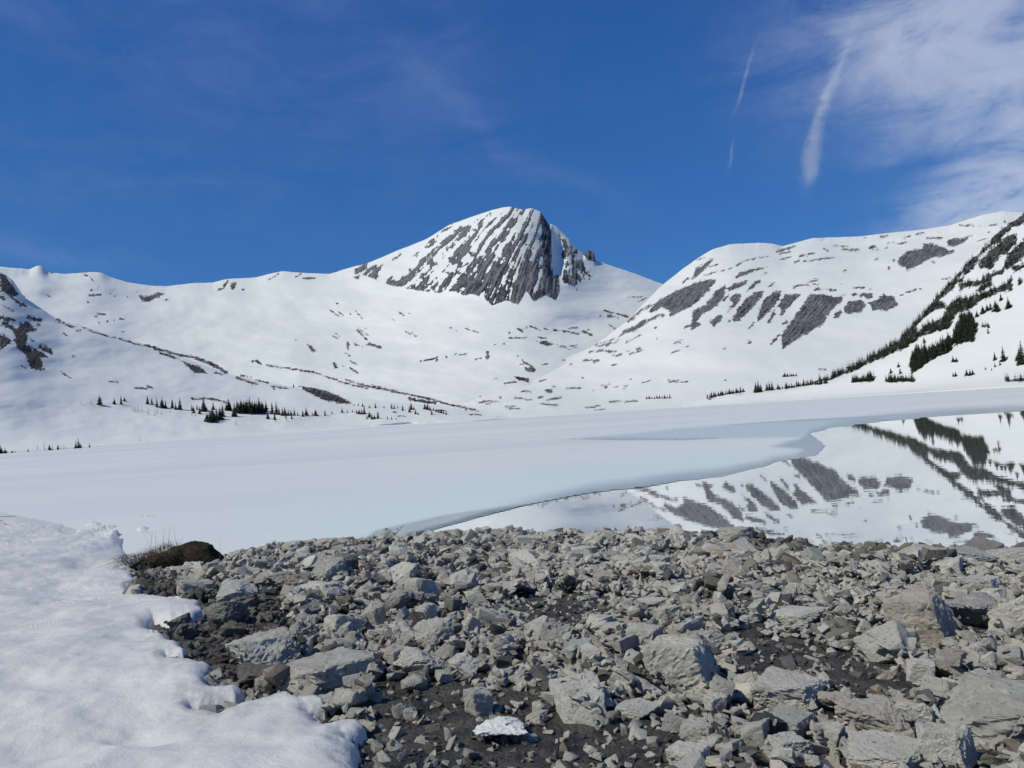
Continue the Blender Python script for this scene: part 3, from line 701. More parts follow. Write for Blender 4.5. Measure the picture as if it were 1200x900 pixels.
# ------------------------------------------------------------------ near shore
SHORE_PX = [(-300, 575), (-100, 588), (0, 600), (60, 612), (130, 632), (160, 660), (260, 662), (330, 648), (450, 640), (600, 632), (680, 635), (750, 633), (860, 637), (960, 650), (1000, 651), (1100, 656), (1200, 659), (1350, 668), (1600, 690)]
_sp = np.array([hit_z(x, y, 0.0) for x, y in SHORE_PX])
def shoreY(X): return np.interp(X, _sp[:, 0], _sp[:, 1])
def ground_z(X, Y):
    X = np.asarray(X, float); Y = np.asarray(Y, float)
    d = shoreY(X) - Y
    z = np.where(d > 0, .012 + .105 * d / (1 + d * .062), d * .35)
    z = np.minimum(z, .95)
    n = fbm(X * .45, Y * .45, 1.1, 3) * .13 + fbm(X * 1.6, Y * 1.6, 8.2, 3) * .05
    return np.maximum(z + n * ss(d, .2, 2.0), -3.5)
def hit_ground(px, py, lift=0.0):
    p = hit_z(px, py, .5)
    for _ in range(14):
        z = float(ground_z(p[0], p[1])) + lift
        p = hit_z(px, py, z * .7 + p[2] * .3)
    return np.array([p[0], p[1], float(ground_z(p[0], p[1]))])

def shore_ground():
    ys = np.concatenate([np.arange(-6, 3, .3), np.arange(3, 7, .07), np.arange(7, 19, .12), np.arange(19, 46, .5)])
    xs = np.concatenate([np.arange(-60, -14, 1.0), np.arange(-14, 14, .1), np.arange(14, 40, 1.0)])
    X, Y = np.meshgrid(xs, ys)
    Z = ground_z(X, Y) + fbm(X * 3.5, Y * 3.5, 2.2, 4, .7) * .05
    o = link('shore_ground', mesh_np('shore_ground', np.stack([X, Y, Z], -1).reshape(-1, 3), grid_faces(*X.shape), M_SOIL))
    tag(o, kind='structure')
shore_ground()

# snow bank: outline in photo pixels
SNOW_EDGE = [(-700,420),(-400,560),(-200,572),(-60,582),(0,589),(40,596),(75,600),(110,603),(150,603),(186,606),(198,613),(183,620),(194,628),(181,635),(160,638),(150,644),(148,652),(158,660),(152,672),(160,684),(150,692),(165,698),(185,702),(215,706),(234,711),(238,722),(225,732),(200,738),(180,736),(172,742),(190,748),(205,756),(221,770),(215,777),(196,780),(215,782),(238,785),(248,790),(238,800),(244,808),(262,812),(278,815),(285,824),(278,834),(250,838),(225,842),(255,842),(285,832),(318,826),(335,818),(350,823),(372,824),(385,832),(382,842),(362,848),(372,854),(400,852),(424,856),(430,868),(418,878),(405,882),(418,888),(424,896),(418,915),(440,960),(470,1300),(-1500,1300),(-1500,420)]
def snow_bank():
    xs = np.arange(-300, 470, 1.2); ys = np.concatenate([np.arange(560, 600, 1), np.arange(600, 960, 1.2), np.arange(960, 1500, 8)])
    XX, YY = np.meshgrid(xs, ys)
    s = poly_sdf(XX, YY, SNOW_EDGE)
    # ground point under each pixel (fixed point iteration)
    P = hit_z(XX, YY, .5)
    for _ in range(10):
        z = ground_z(P[..., 0], P[..., 1]); P = hit_z(XX, YY, np.clip(z * .7 + P[..., 2] * .3, 0, 2))
    dist = np.hypot(P[..., 0], P[..., 1])
    X, Y = P[..., 0], P[..., 1]
    wob = fbm(X * 3.2, Y * 3.2, 6.6, 4) * .07
    dm = s * dist / FPX * (1.0) + wob          # metres in from the edge, roughly
    g = np.maximum(ground_z(X, Y), 0.0)
    onshore = ss(shoreY(X) - Y, -3, 1.5)
    T = (.115 + .03 * fbm(X * .5, Y * .5, 3.3, 3)) * (onshore * .85 + .15)
    back = 1 - ss(YY, 612, 665)
    wdt = .15 + 3.0 * back; T = T * (1 - .85 * back)
    q = np.clip(dm / wdt, 0, 1)
    prof = np.sqrt(np.maximum(1 - (1 - q)**2.2, 0))
    lumps = fbm(X * 1.1, Y * 1.1, 4.4, 4, .5) * .030 + fbm(X * 3.0, Y * 2.2, 14.4, 3) * .013
    top = T * prof + (lumps + .10 * ss(dm, .2, 4)) * ss(dm, 0, .6) * (onshore * .9 + .1)
    # hollows and trodden holes
    for (hx, hy, rx_, ry_, dz) in ((83, 622, 9, 5, -.16), (148, 622, 10, 7, -.34), (128, 611, 24, 4, -.14), (152, 640, 7, 7, -.2), (165, 632, 12, 3, -.12), (112, 616, 10, 3, .07), (98, 669, 22, 8, -.07), (70, 606, 14, 3, -.06), (165, 615, 14, 4, -.08), (120, 640, 26, 6, .05), (60, 700, 60, 10, -.04), (110, 690, 30, 5, .05), (165, 760, 40, 8, -.04), (60, 820, 70, 12, -.03), (160, 890, 40, 8, -.05), (137, 610, 8, 4, .08), (175, 606, 20, 3, .05)):
        e = ((XX - hx) / rx_)**2 + ((YY - hy) / ry_)**2
        top = top + dz * np.exp(-e**1.3)
    zone = np.exp(-((XX - 135) / 55)**2 - ((YY - 627) / 19)**2)
    top = top + zone * (.07 + .30 * np.maximum(fbm(X * 1.3, Y * .55, 5.1, 4, .6), -.25)) * ss(dm, 0, .5)
    Z = np.where(dm > 0, g + np.maximum(top, .012 * ss(dm, 0, .1)), g)
    keepv = s > -6
    P2 = np.stack([X, Y, Z - .06 * (1 - ss(dm, -.05, .02))], -1)
    keep = (keepv[:-1, :-1] & keepv[1:, 1:]) & (dm[:-1, :-1] > -.03) & (dm[1:, 1:] > -.03)
    dirt = (1 - ss(dm, .02, .30)) * ss(YY, 700, 780) * .8
    V, F, A = compact(P2.reshape(-1, 3), grid_faces(*XX.shape, keep=keep), {'dirt': dirt})
    o = link('snow_bank', mesh_np('snow_bank', V, F, M_SNOW, True, A)); tag(o, kind='structure')
snow_bank()

# ------------------------------------------------------------------ stones
def hull_stone(seed, n=14, flat=.6, pointy=.0, boxy=.5):
    r = np.random.default_rng(seed)
    if boxy > .6:                          # broken block or slab: jittered corners plus a few extra points
        P = np.array([(x, y, z) for x in (-1, 1) for y in (-1, 1) for z in (-1, 1)], float) * r.uniform(.48, 1.0, size=(8, 3))
        P = np.concatenate([P, r.uniform(-.95, .95, size=(4, 3))]); P[:, 2] *= flat
        bm = bmesh.new()
        for p in P: bm.verts.new(p)
        bmesh.ops.convex_hull(bm, input=bm.verts)
        bmesh.ops.delete(bm, geom=[v for v in bm.verts if not v.link_faces], context='VERTS')
        return bm
    P = r.normal(size=(n, 3)); P /= np.linalg.norm(P, axis=1)[:, None]
    k = np.max(np.abs(P), axis=1)[:, None]
    P = P / (k ** boxy)                    # between ball and box
    P *= r.uniform(.72, 1.0, size=(n, 1))
    P[:, 2] *= flat
    P[:, 0] += P[:, 2] * r.uniform(-.4, .4); P[:, 1] += P[:, 0] * r.uniform(-.25, .25)
    bm = bmesh.new()
    for p in P: bm.verts.new(p)
    res = bmesh.ops.convex_hull(bm, input=bm.verts)
    junk = [v for v in bm.verts if not v.link_faces]
    bmesh.ops.delete(bm, geom=junk, context='VERTS')
    return bm
def normalise(V):
    lo, hi = V.min(0), V.max(0); return (V - (lo + hi) / 2) / ((hi - lo) / 2)
def to_np(bm):
    bmesh.ops.triangulate(bm, faces=bm.faces)
    bm.verts.index_update()
    V = np.array([v.co[:] for v in bm.verts]); F = np.array([[v.index for v in f.verts] for f in bm.faces]); bm.free()
    return V, F
def stone_simple(seed, n, flat, boxy=.5):
    V, F = to_np(hull_stone(seed, n, flat, boxy=boxy)); return normalise(V), F
def stone_rich(seed, levels=3, n=16, flat=.65, rough=.05, boxy=.6):
    bm = hull_stone(seed, n, flat, boxy=boxy)
    bmesh.ops.bevel(bm, geom=bm.edges[:], offset=.045, segments=1, affect='EDGES')
    bmesh.ops.triangulate(bm, faces=bm.faces)
    for _ in range(levels):
        lim = {0: .45, 1: .24, 2: .13, 3: .075}[_]
        ed = [e for e in bm.edges if e.calc_length() > lim]
        if ed: bmesh.ops.subdivide_edges(bm, edges=ed, cuts=1, use_grid_fill=False)
        bmesh.ops.triangulate(bm, faces=bm.faces)
    bm.normal_update()
    N = np.array([v.normal[:] for v in bm.verts])
    V, F = to_np(bm)
    s = seed * 3.17
    a = fbm(V[:, 0] * 2.1 + s, V[:, 1] * 2.1, V[:, 2] * 2.4, 3) * rough * 1.6
    rid = (1 - np.abs(fbm(V[:, 0] * 3.0 + s, V[:, 1] * 3.0 - s, V[:, 2] * 4.5, 3, .6)) * 3)
    c = fbm(V[:, 0] * 8 + s, V[:, 1] * 8, V[:, 2] * 9, 4, .7) * rough * 1.5
    strata = np.sin((V[:, 2] + .25 * V[:, 0] + .3 * fbm(V[:, 0] * 1.5, V[:, 1] * 1.5, s, 2)) * 17) * rough * .07
    V = V + N * (a - np.clip(rid, 0, 1)**3 * rough * .5 + c + strata)[:, None]
    return normalise(V), F
def rot_mats(rz, tx, ty):
    cz, sz = math.cos(rz), math.sin(rz); cx, sx = math.cos(tx), math.sin(tx); cy, sy = math.cos(ty), math.sin(ty)
    Rz = np.array([[cz, -sz, 0], [sz, cz, 0], [0, 0, 1]]); Rx = np.array([[1, 0, 0], [0, cx, -sx], [0, sx, cx]]); Ry = np.array([[cy, 0, sy], [0, 1, 0], [-sy, 0, cy]])
    return Ry @ Rx @ Rz

# height map on which stones come to rest
HX0, HX1, HY0, HY1, HC = -13.0, 14.0, 2.4, 19.0, .03
hx = np.arange(HX0, HX1, HC); hy = np.arange(HY0, HY1, HC)
HGX, HGY = np.meshgrid(hx, hy); HM = ground_z(HGX, HGY); G0 = HM.copy()
def rest(x, y, a, b, c, rz, embed=.3, q=60, cap=.12):
    R = max(a, b)
    i0, i1 = int((x - R - HX0) / HC), int((x + R - HX0) / HC) + 2; j0, j1 = int((y - R - HY0) / HC), int((y + R - HY0) / HC) + 2
    i0, j0 = max(i0, 0), max(j0, 0)
    if i1 <= i0 or j1 <= j0 or i0 >= len(hx) or j0 >= len(hy): return None
    X = HGX[j0:j1, i0:i1] - x; Y = HGY[j0:j1, i0:i1] - y
    u = (X * math.cos(rz) + Y * math.sin(rz)) / a; v = (-X * math.sin(rz) + Y * math.cos(rz)) / b
    r2 = u * u + v * v; m = r2 < 1
    sub = HM[j0:j1, i0:i1]
    if not m.any():
        jj = min(max(int((y - HY0) / HC), 0), len(hy) - 1); ii = min(max(int((x - HX0) / HC), 0), len(hx) - 1)
        return HM[jj, ii] + c * (1 - 2 * embed)
    base = min(np.percentile(sub[m], q), float(G0[j0:j1, i0:i1][m].mean()) + cap)
    zc = base + c * (1 - 2 * embed)
    sub[m] = np.maximum(sub[m], zc + c * .85 * np.sqrt(1 - r2[m]))
    return zc

STONE_GROUP = 'loose stones of the rocky shore'
# (x0, y0, x1, y1) in the photo, height share, tint, smooth?, seed, label
HEROES = [
 (757,762,840,822,.0,.85,0,101,'largest blocky pale boulder of the rubble, with its right face in deep shadow'),
 (1047,712,1125,775,.0,.80,0,102,'big pale pointed boulder with sloping flat face at the right of the dark mud'),
 (1100,808,1245,888,.0,.22,2,103,'huge smooth bluish grey boulder cut by the lower right corner of the photo'),
 (616,731,672,765,.0,.40,0,104,'dark rounded boulder standing left of a row of pale blocks'),
 (328,768,440,822,-.3,.45,0,105,'large rough low slab lying above the snow tongue at lower left'),
 (267,750,350,795,-.3,.55,0,106,'long pale slab sloping down towards the snow edge'),
 (731,739,779,772,.0,.80,0,107,'pale angular block just behind the largest boulder'),
 (700,735,737,760,.0,.70,0,108,'upright grooved pale stone left of the block behind the largest boulder'),
 (659,755,696,780,.0,.85,0,109,'pale flat-topped stone in front right of the dark rounded boulder'),
 (692,765,717,792,.0,.75,0,110,'pale upright stone touching the left foot of the largest boulder'),
 (685,725,720,752,.0,.60,0,111,'grey stone behind the row of pale blocks in the middle'),
 (804,741,855,765,.0,.60,0,112,'flat grey block to the upper right of the largest boulder'),
 (767,715,800,740,.0,.70,0,113,'flat topped pale stone above the block behind the largest boulder'),
 (739,700,789,715,-.3,.75,0,114,'long flat pale slab in the middle distance of the rubble'),
 (620,615,676,637,.0,.45,0,115,'big humped rock at the top of the shore crest in the middle'),
 (598,616,623,634,.0,.30,0,116,'rounded dark rock on the shore crest left of the humped rock'),
 (815,617,836,634,.0,.55,0,117,'pale rock on the shore crest against the reflected mountain'),
 (834,620,850,634,.0,.05,1,118,'black wet rock on the shore crest beside the reflected mountain'),
 (845,624,884,648,.0,.25,0,119,'dark sloping rock on the shore crest right of the black wet rock'),
 (1165,715,1215,762,.0,.75,0,120,'rounded pale boulder cut by the right edge of the photo'),
 (1113,710,1173,748,.0,.35,0,121,'long dark boulder between two pale boulders near the right edge'),
 (1066,782,1098,810,.0,.80,0,122,'small pale angular stone at the right end of the dark mud'),
 (1012,634,1062,657,-.2,.70,0,123,'pale domed ledge rock at the waterline on the right'),
 (1052,644,1108,664,-.3,.40,0,124,'low layered ledge rock at the waterline right of the domed one'),
 (1104,646,1158,670,-.3,.30,0,174,'long dark-cracked ledge rock at the waterline near the right edge'),
 (1158,648,1215,672,-.3,.45,0,175,'flat ledge rock at the waterline cut by the right edge'),
 (934,640,952,656,.0,.05,1,125,'round black stone at the waterline left of the ledge rocks'),
 (1100,660,1132,682,.0,.90,0,126,'bright white angular slab below the waterline ledge'),
 (1130,681,1173,704,.0,.65,0,127,'reddish grey rock below the white angular slab'),
 (902,712,968,733,-.3,.75,0,128,'wide flat pale slab behind the dark mud'),
 (1006,730,1023,756,.2,.80,0,129,'narrow upright pale stone behind the dark mud'),
 (1152,697,1181,720,.0,.80,0,130,'pale slab standing behind the rounded boulder at the right edge'),
 (993,833,1064,881,.0,.60,0,131,'big grey boulder with a dark hollow near the bottom right'),
 (964,817,1008,845,.0,.70,0,132,'smooth egg-like stone with a shaded front at the lower right'),
 (897,837,952,873,.0,.65,0,133,'blocky grey stone left of the egg-like stone'),
 (902,868,948,900,.0,.85,0,134,'pale block at the bottom edge left of the bottom right boulder'),
 (957,856,991,884,.0,.65,0,135,'pale flat-faced stone between two boulders at the bottom right'),
 (1054,835,1093,873,.0,.70,0,136,'pale stone leaning between the hollowed boulder and the huge bluish one'),
 (859,805,894,831,.0,.80,0,137,'pale oval stone at the lower left end of the dark mud'),
 (882,795,967,842,-.4,.75,0,138,'broad pale slab edging the near side of the dark mud'),
 (871,843,903,890,.0,.75,0,139,'stubby pale stone near the bottom edge, left of the blocky grey stone'),
 (1000,872,1084,915,-.2,.80,0,140,'pale slab cut by the bottom edge under the hollowed boulder'),
 (1083,866,1143,915,-.2,.80,0,141,'warm beige slab cut by the bottom edge beside the huge bluish boulder'),
 (545,815,578,847,.0,.55,0,142,'squarish grey stone just above the white snow lump'),
 (721,822,776,843,-.2,.75,0,143,'layered flat pale stone below the largest boulder'),
 (799,850,836,879,.0,.75,0,144,'pale rounded stone near the bottom, below the largest boulder'),
 (783,876,831,906,-.2,.80,0,145,'flat pale stone cut by the bottom edge right of the middle'),
 (827,811,852,852,.0,.80,0,146,'pale block right of the largest boulder foot'),
 (617,837,643,854,-.2,.55,0,147,'low flat stone in the mud to the right of the white snow lump'),
 (315,675,362,701,.0,.22,0,148,'dark craggy boulder in the left part of the rubble'),
 (360,661,406,696,.0,.45,0,149,'large grey boulder right of the dark craggy boulder'),
 (389,654,431,683,.0,.25,0,150,'boulder with a shadowed front near the left crest'),
 (345,685,403,712,-.2,.60,0,151,'tilted flat slab casting a dark shadow in the left rubble'),
 (450,698,486,728,.0,.28,0,152,'dark banded boulder left of the middle'),
 (375,725,427,762,.0,.70,0,153,'pale flat-faced slab with a black shadow on its right side'),
 (427,712,453,746,.2,.72,0,154,'upright pale slab right of the flat-faced slab'),
 (457,734,486,761,.0,.70,0,155,'pale stone with half its face in shadow left of the middle'),
 (486,713,513,736,.0,.72,0,156,'small pale cube-like stone behind the half shadowed stone'),
 (487,733,531,773,.0,.62,0,157,'pale pitted stone left of the middle'),
 (458,761,528,797,.0,.55,0,158,'long pitted boulder above the dark mud at lower left'),
 (527,771,563,798,.0,.70,0,159,'rounded pale stone right of the long pitted boulder'),
 (540,724,563,757,.2,.72,0,160,'narrow leaning pale stone near the middle'),
 (255,688,298,718,.0,.62,0,161,'pale wedge stone above the long snow tongue'),
 (209,683,248,703,-.2,.50,0,162,'flat stone by the snow edge under the grassy mound'),
 (240,711,288,743,.0,.32,0,163,'dark grey boulder facing the tip of the longest snow tongue'),
 (280,784,321,813,.0,.20,0,164,'dark boulder half hidden by the lower snow edge'),
 (299,796,318,824,.2,.80,0,165,'small pale stone standing in front of the dark boulder at the snow edge'),
 (209,654,252,668,-.2,.40,0,166,'flat pale slab at the foot of the grassy mound'),
 (390,812,428,838,.0,.40,0,167,'grey stone beside the snow tip at the lower left'),
 (405,845,440,862,-.1,.50,0,168,'grey stone right of the lowest snow tip'),
 (485,618,512,634,.1,.40,0,169,'pointed rock on the shore crest left of the middle'),
 (515,624,552,640,.0,.35,0,170,'dark slab on the shore crest beside the grey wet ice'),
 (330,637,362,654,.0,.30,0,171,'dark lumpy rock on the left part of the shore crest'),
 (362,634,398,650,.0,.40,0,172,'pale humped rock on the left shore crest'),
 (470,795,500,815,.0,.45,0,173,'grey stone at the upper edge of the lower left mud'),
]
COMBO = [M_STONE, M_STONE_DARK, M_STONE_SMOOTH]
hero_objs = []
placed = []
for (x0, y0, x1, y1, hs, tn, mk, seed, lab) in HEROES:
    cx = (x0 + x1) / 2
    g = hit_ground(cx, y1 - .30 * (y1 - y0))
    dist = math.hypot(g[0], g[1])
    th = math.atan2(H - g[2], dist)
    rngp = math.hypot(dist, H - g[2])
    a = (x1 - x0) * rngp / FPX / 2
    vis = (y1 - y0) * rngp / FPX
    flat = -hs
    b = a * (.8 if hs <= 0 else .5)
    b = min(b, vis / 2 / math.sin(th) * .75)
    c = max((vis - 2 * b * math.sin(th) * .8) / math.cos(th) / 2 * 1.2, .16 * a)
    c = min(c, a * 1.3 if hs > 0 else a)
    big = (x1 - x0) > 45
    V, F = stone_rich(seed, 4 if big else 3, 13 + seed % 6, .85, .075, .8 if any(w_ in lab for w_ in ('block', 'slab', 'cube', 'squar', 'flat', 'angular')) else .45)
    R = rot_mats(random.uniform(.25, .9) * random.choice((-1, 1)), random.uniform(-.30, .12), random.uniform(-.2, .2))
    V = normalise(V @ R.T) * np.array([a, b, c])
    rest(g[0], g[1] + b * .1, a, b, c, 0, .3, 50)
    me = mesh_np('stone', V, F, COMBO[mk], True, {'tint': np.full(len(V), tn)})
    me.set_sharp_from_angle(angle=math.radians(38))
    o = link('boulder' if (x1 - x0) > 40 else 'stone', me)
    o.location = (g[0], g[1] + b * .1, g[2] + c * (.78 if x1 - x0 < 90 else .6))
    tag(o, lab, 'rock', STONE_GROUP)
    hero_objs.append((x0, y0, x1, y1, lab)); placed.append((g[0], g[1], max(a, b)))

MUD = [[(865,770),(900,752),(960,748),(1000,765),(1065,785),(1062,812),(1010,822),(985,815),(960,798),(905,798),(870,792)],
       [(590,704),(640,696),(700,702),(716,714),(690,728),(640,733),(600,724)],
       [(440,800),(520,800),(560,806),(600,812),(700,838),(780,858),(830,880),(830,930),(420,930),(430,860)],
       [(870,715),(905,735),(905,760),(865,760)]]
def mud_mask(px, py):
    v = -99.0
    for m in MUD:
        v = max(v, float(poly_sdf(np.array([px]), np.array([py]), m)[0]))
    return v
_mx, _my = np.meshgrid(np.arange(-100, 1400, 4.0), np.arange(580, 1000, 4.0))
MUDF = np.max([poly_sdf(_mx, _my, m) for m in MUD], axis=0)
SNOWF = poly_sdf(_mx, _my, SNOW_EDGE)
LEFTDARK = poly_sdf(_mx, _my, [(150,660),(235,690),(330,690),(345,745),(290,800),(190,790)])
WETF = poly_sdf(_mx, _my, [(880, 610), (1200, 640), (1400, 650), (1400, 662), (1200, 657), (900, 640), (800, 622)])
def look(A, px, py):
    i = int((px + 100) / 4); j = int((py - 580) / 4)
    if 0 <= i < A.shape[1] and 0 <= j < A.shape[0]: return A[j, i]
    return -50.0

N_RICH, N_MID, N_SM = 14, 16, 12
RICH = [stone_rich(500 + i, 3, 11 + i % 6, random.uniform(.45, .85), .055, random.choice((.3, .4, .5, .8))) for i in range(N_RICH)]
MIDV = [stone_rich(700 + i, 0, 9 + i % 4, random.uniform(.4, .85), .05, random.choice((.3, .5, .8))) for i in range(N_MID)]
SMV = [stone_simple(900 + i, 9 + i % 3, random.uniform(.4, .85), random.choice((.2, .5, .8))) for i in range(N_SM)]
print('tris rich', np.mean([len(f) for v, f in RICH]), 'mid', np.mean([len(f) for v, f in MIDV]), 'sm', np.mean([len(f) for v, f in SMV]))

PL = np.array(placed)
class Pile:
    def __init__(s): s.V = []; s.F = []; s.T = []; s.n = 0
    def add(s, V, F, t): s.V.append(V); s.F.append(F + s.n); s.n += len(V); s.T.append(np.full(len(V), t))
big_stones = []     # candidates for their own objects
pile = Pile()
ys_lo, ys_hi = 3.2, 17.5
def scatter(count, smin, smax, expo, lib, kind, mud_keep, tries=3):
    done = 0
    us = rng.random((count * tries, 8))
    for u in us:
        if done >= count: break
        # uniform over the wedge that the picture could see
        Y = math.sqrt(ys_lo**2 + u[0] * (ys_hi**2 - ys_lo**2))
        X = (u[1] * 2 - 1) * (Y * .80 + .6) if u[1] < .9 or kind == 'big' else Y * .8 + .6 + (u[1] - .9) * 22
        d = float(np.interp(X, _sp[:, 0], _sp[:, 1])) - Y
        if d < -.25: continue
        px, py, wd = to_px((X, Y, float(HM[min(len(hy) - 1, int((Y - HY0) / HC)), min(len(hx) - 1, max(0, int((X - HX0) / HC)))])))
        if look(SNOWF, px, py) > 4 or px < 120 or (px < 262 and py < 668): continue
        mud = look(MUDF, px, py)
        if mud > -4 and u[2] > mud_keep and not (kind == 'small' and u[3] <= .8): continue
        ld = look(LEFTDARK, px, py)
        size = smin * (smax / smin) ** (u[3] ** expo) * (1.12 if kind != 'small' and Y > 8 else 1)
        if mud > 0: size *= .6
        if ld > 0: size *= .62
        if -.25 < d < 1.0 and px < 900: size *= 1.15
        a = size / 2; b = a * (.55 + .45 * u[4]); c = a * (.28 + .42 * u[5])
        if kind == 'big':
            if any((X - p[0])**2 + (Y - p[1])**2 < (p[2] * .95 + a * .6)**2 for p in placed): continue
        elif (((PL[:, 0] - X)**2 + (PL[:, 1] - Y)**2) < (PL[:, 2] * .78)**2).any(): continue
        rz = u[6] * 2 * PI
        zc = rest(X, Y, a, b, c, rz, .22 if mud < -4 else .34, 62 if kind == 'small' else 50)
        if zc is None: continue
        tn = (.45 + .6 * (u[7] - .2)) if u[7] > .2 else .05 + 1.2 * u[7]
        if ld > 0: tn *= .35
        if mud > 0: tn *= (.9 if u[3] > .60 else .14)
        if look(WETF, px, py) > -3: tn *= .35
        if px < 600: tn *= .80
        tl = .40 if kind != 'small' else .5
        tx, ty = random.gauss(0, tl), random.gauss(0, tl) + .08
        k = random.randrange(len(lib))
        rec = (X, Y, zc, a, b, c, rz, tx, ty, k, tn, px, py, wd)
        if kind == 'big': big_stones.append(rec)
        else:
            V, F = lib[k]
            R = rot_mats(rz, tx, ty)
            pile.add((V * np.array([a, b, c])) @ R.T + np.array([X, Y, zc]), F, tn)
        done += 1
    return done
c1 = scatter(980, .155, .40, 1.6, RICH, 'big', .12)
# the stones that show largest become objects of their own
big_stones.sort(key=lambda r: -r[3] * r[4] / r[13]**2 * (1 if (-20 < r[11] < 1220 and 600 < r[12] < 920) else .001))
N_IND = 298 - len(HEROES)
RICH_ME = []
for k, (V, F) in enumerate(RICH):
    me = mesh_np('stone', V, F, M_STONE, True, {'tint': np.full(len(V), .55)}); me.set_sharp_from_angle(angle=math.radians(38)); RICH_ME.append(me)
    med = me.copy(); med.materials[0] = M_STONE_DARK; RICH_ME.append(med)
used_labels = {}
def near_label(px, py, wpx, tn, c, a):
    best = None
    for (x0, y0, x1, y1, lab) in hero_objs:
        cx, cy = (x0 + x1) / 2, (y0 + y1) / 2
        d = math.hypot(px - cx, (py - cy) * 1.4)
        if best is None or d < best[0]: best = (d, cx, cy, lab)
    d, cx, cy, lab = best
    words = lab.split()
    cut = next((i for i, x in enumerate(words) if i >= 3 and x in ('of', 'in', 'at', 'on', 'with', 'by', 'just', 'near', 'lying', 'standing', 'left', 'right', 'cut', 'below', 'behind', 'between', 'above', 'beside', 'facing', 'casting', 'sloping', 'touching', 'edging', 'leaning', 'half', 'under', 'to')), 5)
    short = ' '.join(words[:min(cut, 5)]).rstrip(',')
    dx, dy = px - cx, py - cy
    if abs(dx) > abs(dy) * 1.3: rel = 'right of' if dx > 0 else 'left of'
    elif abs(dy) > abs(dx) * 1.3: rel = 'in front of' if dy > 0 else 'behind'
    else: rel = ('lower ' if dy > 0 else 'upper ') + ('right of' if dx > 0 else 'left of')
    if rel.startswith(('lower', 'upper')): rel = 'to the ' + rel
    shade = 'dark' if tn < .3 else ('mid-grey' if tn < .55 else 'pale')
    form = 'flat' if c / a < .38 else ('thick' if c / a > .6 else 'angular')
    dist = 'close' if d < 45 else 'further'
    return f'{shade} {form} stone {rel} the {short}'
stone_recs = []
for r in big_stones[:N_IND]:
    X, Y, zc, a, b, c, rz, tx, ty, k, tn, px, py, wd = r
    lab = near_label(px, py, a * 900 / wd, tn, c, a)
    stone_recs.append([r, lab])
bylab = {}
for q in stone_recs: bylab.setdefault(q[1], []).append(q)
def size_words(n): return ['bigger'] + ['smaller'] if n == 2 else None
for lab, qs in bylab.items():
    if len(qs) == 1: continue
    qs.sort(key=lambda q: q[0][11])
    if len(qs) == 2: names = ['left of two', 'right of two']
    elif len(qs) == 3: names = ['leftmost of three', 'middle of three', 'rightmost of three']
    else:
        names = ['leftmost'] + [f'{w_} from left' for w_ in ('second', 'third', 'fourth', 'fifth', 'sixth', 'seventh', 'eighth', 'ninth')][:len(qs) - 2] + ['rightmost']
    for q, nm in zip(qs, names):
        q[1] = lab + ', ' + nm
for r, lab in stone_recs:
    X, Y, zc, a, b, c, rz, tx, ty, k, tn, px, py, wd = r
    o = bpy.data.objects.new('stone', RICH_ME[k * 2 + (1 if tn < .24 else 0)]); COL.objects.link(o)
    R = rot_mats(rz, tx, ty)
    M = Matrix([[*(R[i] * np.array([a, b, c])), (X, Y, zc)[i]] for i in range(3)] + [[0, 0, 0, 1]])
    o.matrix_world = M
    tag(o, lab, 'rock', STONE_GROUP)
for r in big_stones[N_IND:]:
    X, Y, zc, a, b, c, rz, tx, ty, k, tn, px, py, wd = r
    V, F = MIDV[k % N_MID]
    pile.add((V * np.array([a, b, c])) @ rot_mats(rz, tx, ty).T + np.array([X, Y, zc]), F, tn)
c2 = scatter(9200, .074, .19, 1.25, MIDV, 'mid', .8)
c3 = scatter(27000, .026, .085, 1.0, SMV, 'small', .8)
V = np.concatenate(pile.V); F = np.concatenate(pile.F); T = np.concatenate(pile.T)
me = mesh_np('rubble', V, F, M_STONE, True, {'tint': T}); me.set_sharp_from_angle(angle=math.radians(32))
o = link('rubble', me); tag(o, 'grey broken stones and gravel covering the shore between the larger rocks', 'rubble', kind='stuff')
print('stones', c1, c2, c3, 'rubble tris', len(F))

# snow lump on the rubble
def snow_lump():
    g = hit_ground(588, 864)
    s = math.hypot(g[1], H - g[2]) / FPX
    V, F = stone_rich(78, 4, 24, .5, .10, .35)
    V = V * np.array([30 * s, 24 * s, .034])
    me = mesh_np('snow_lump', V, F, M_SNOW, True, {'dirt': np.zeros(len(V))})
    o = link('snow_lump', me); o.location = (g[0], g[1], g[2] + .055)
    tag(o, 'small white lump of leftover snow lying alone on the dark mud', 'snow')
snow_lump()

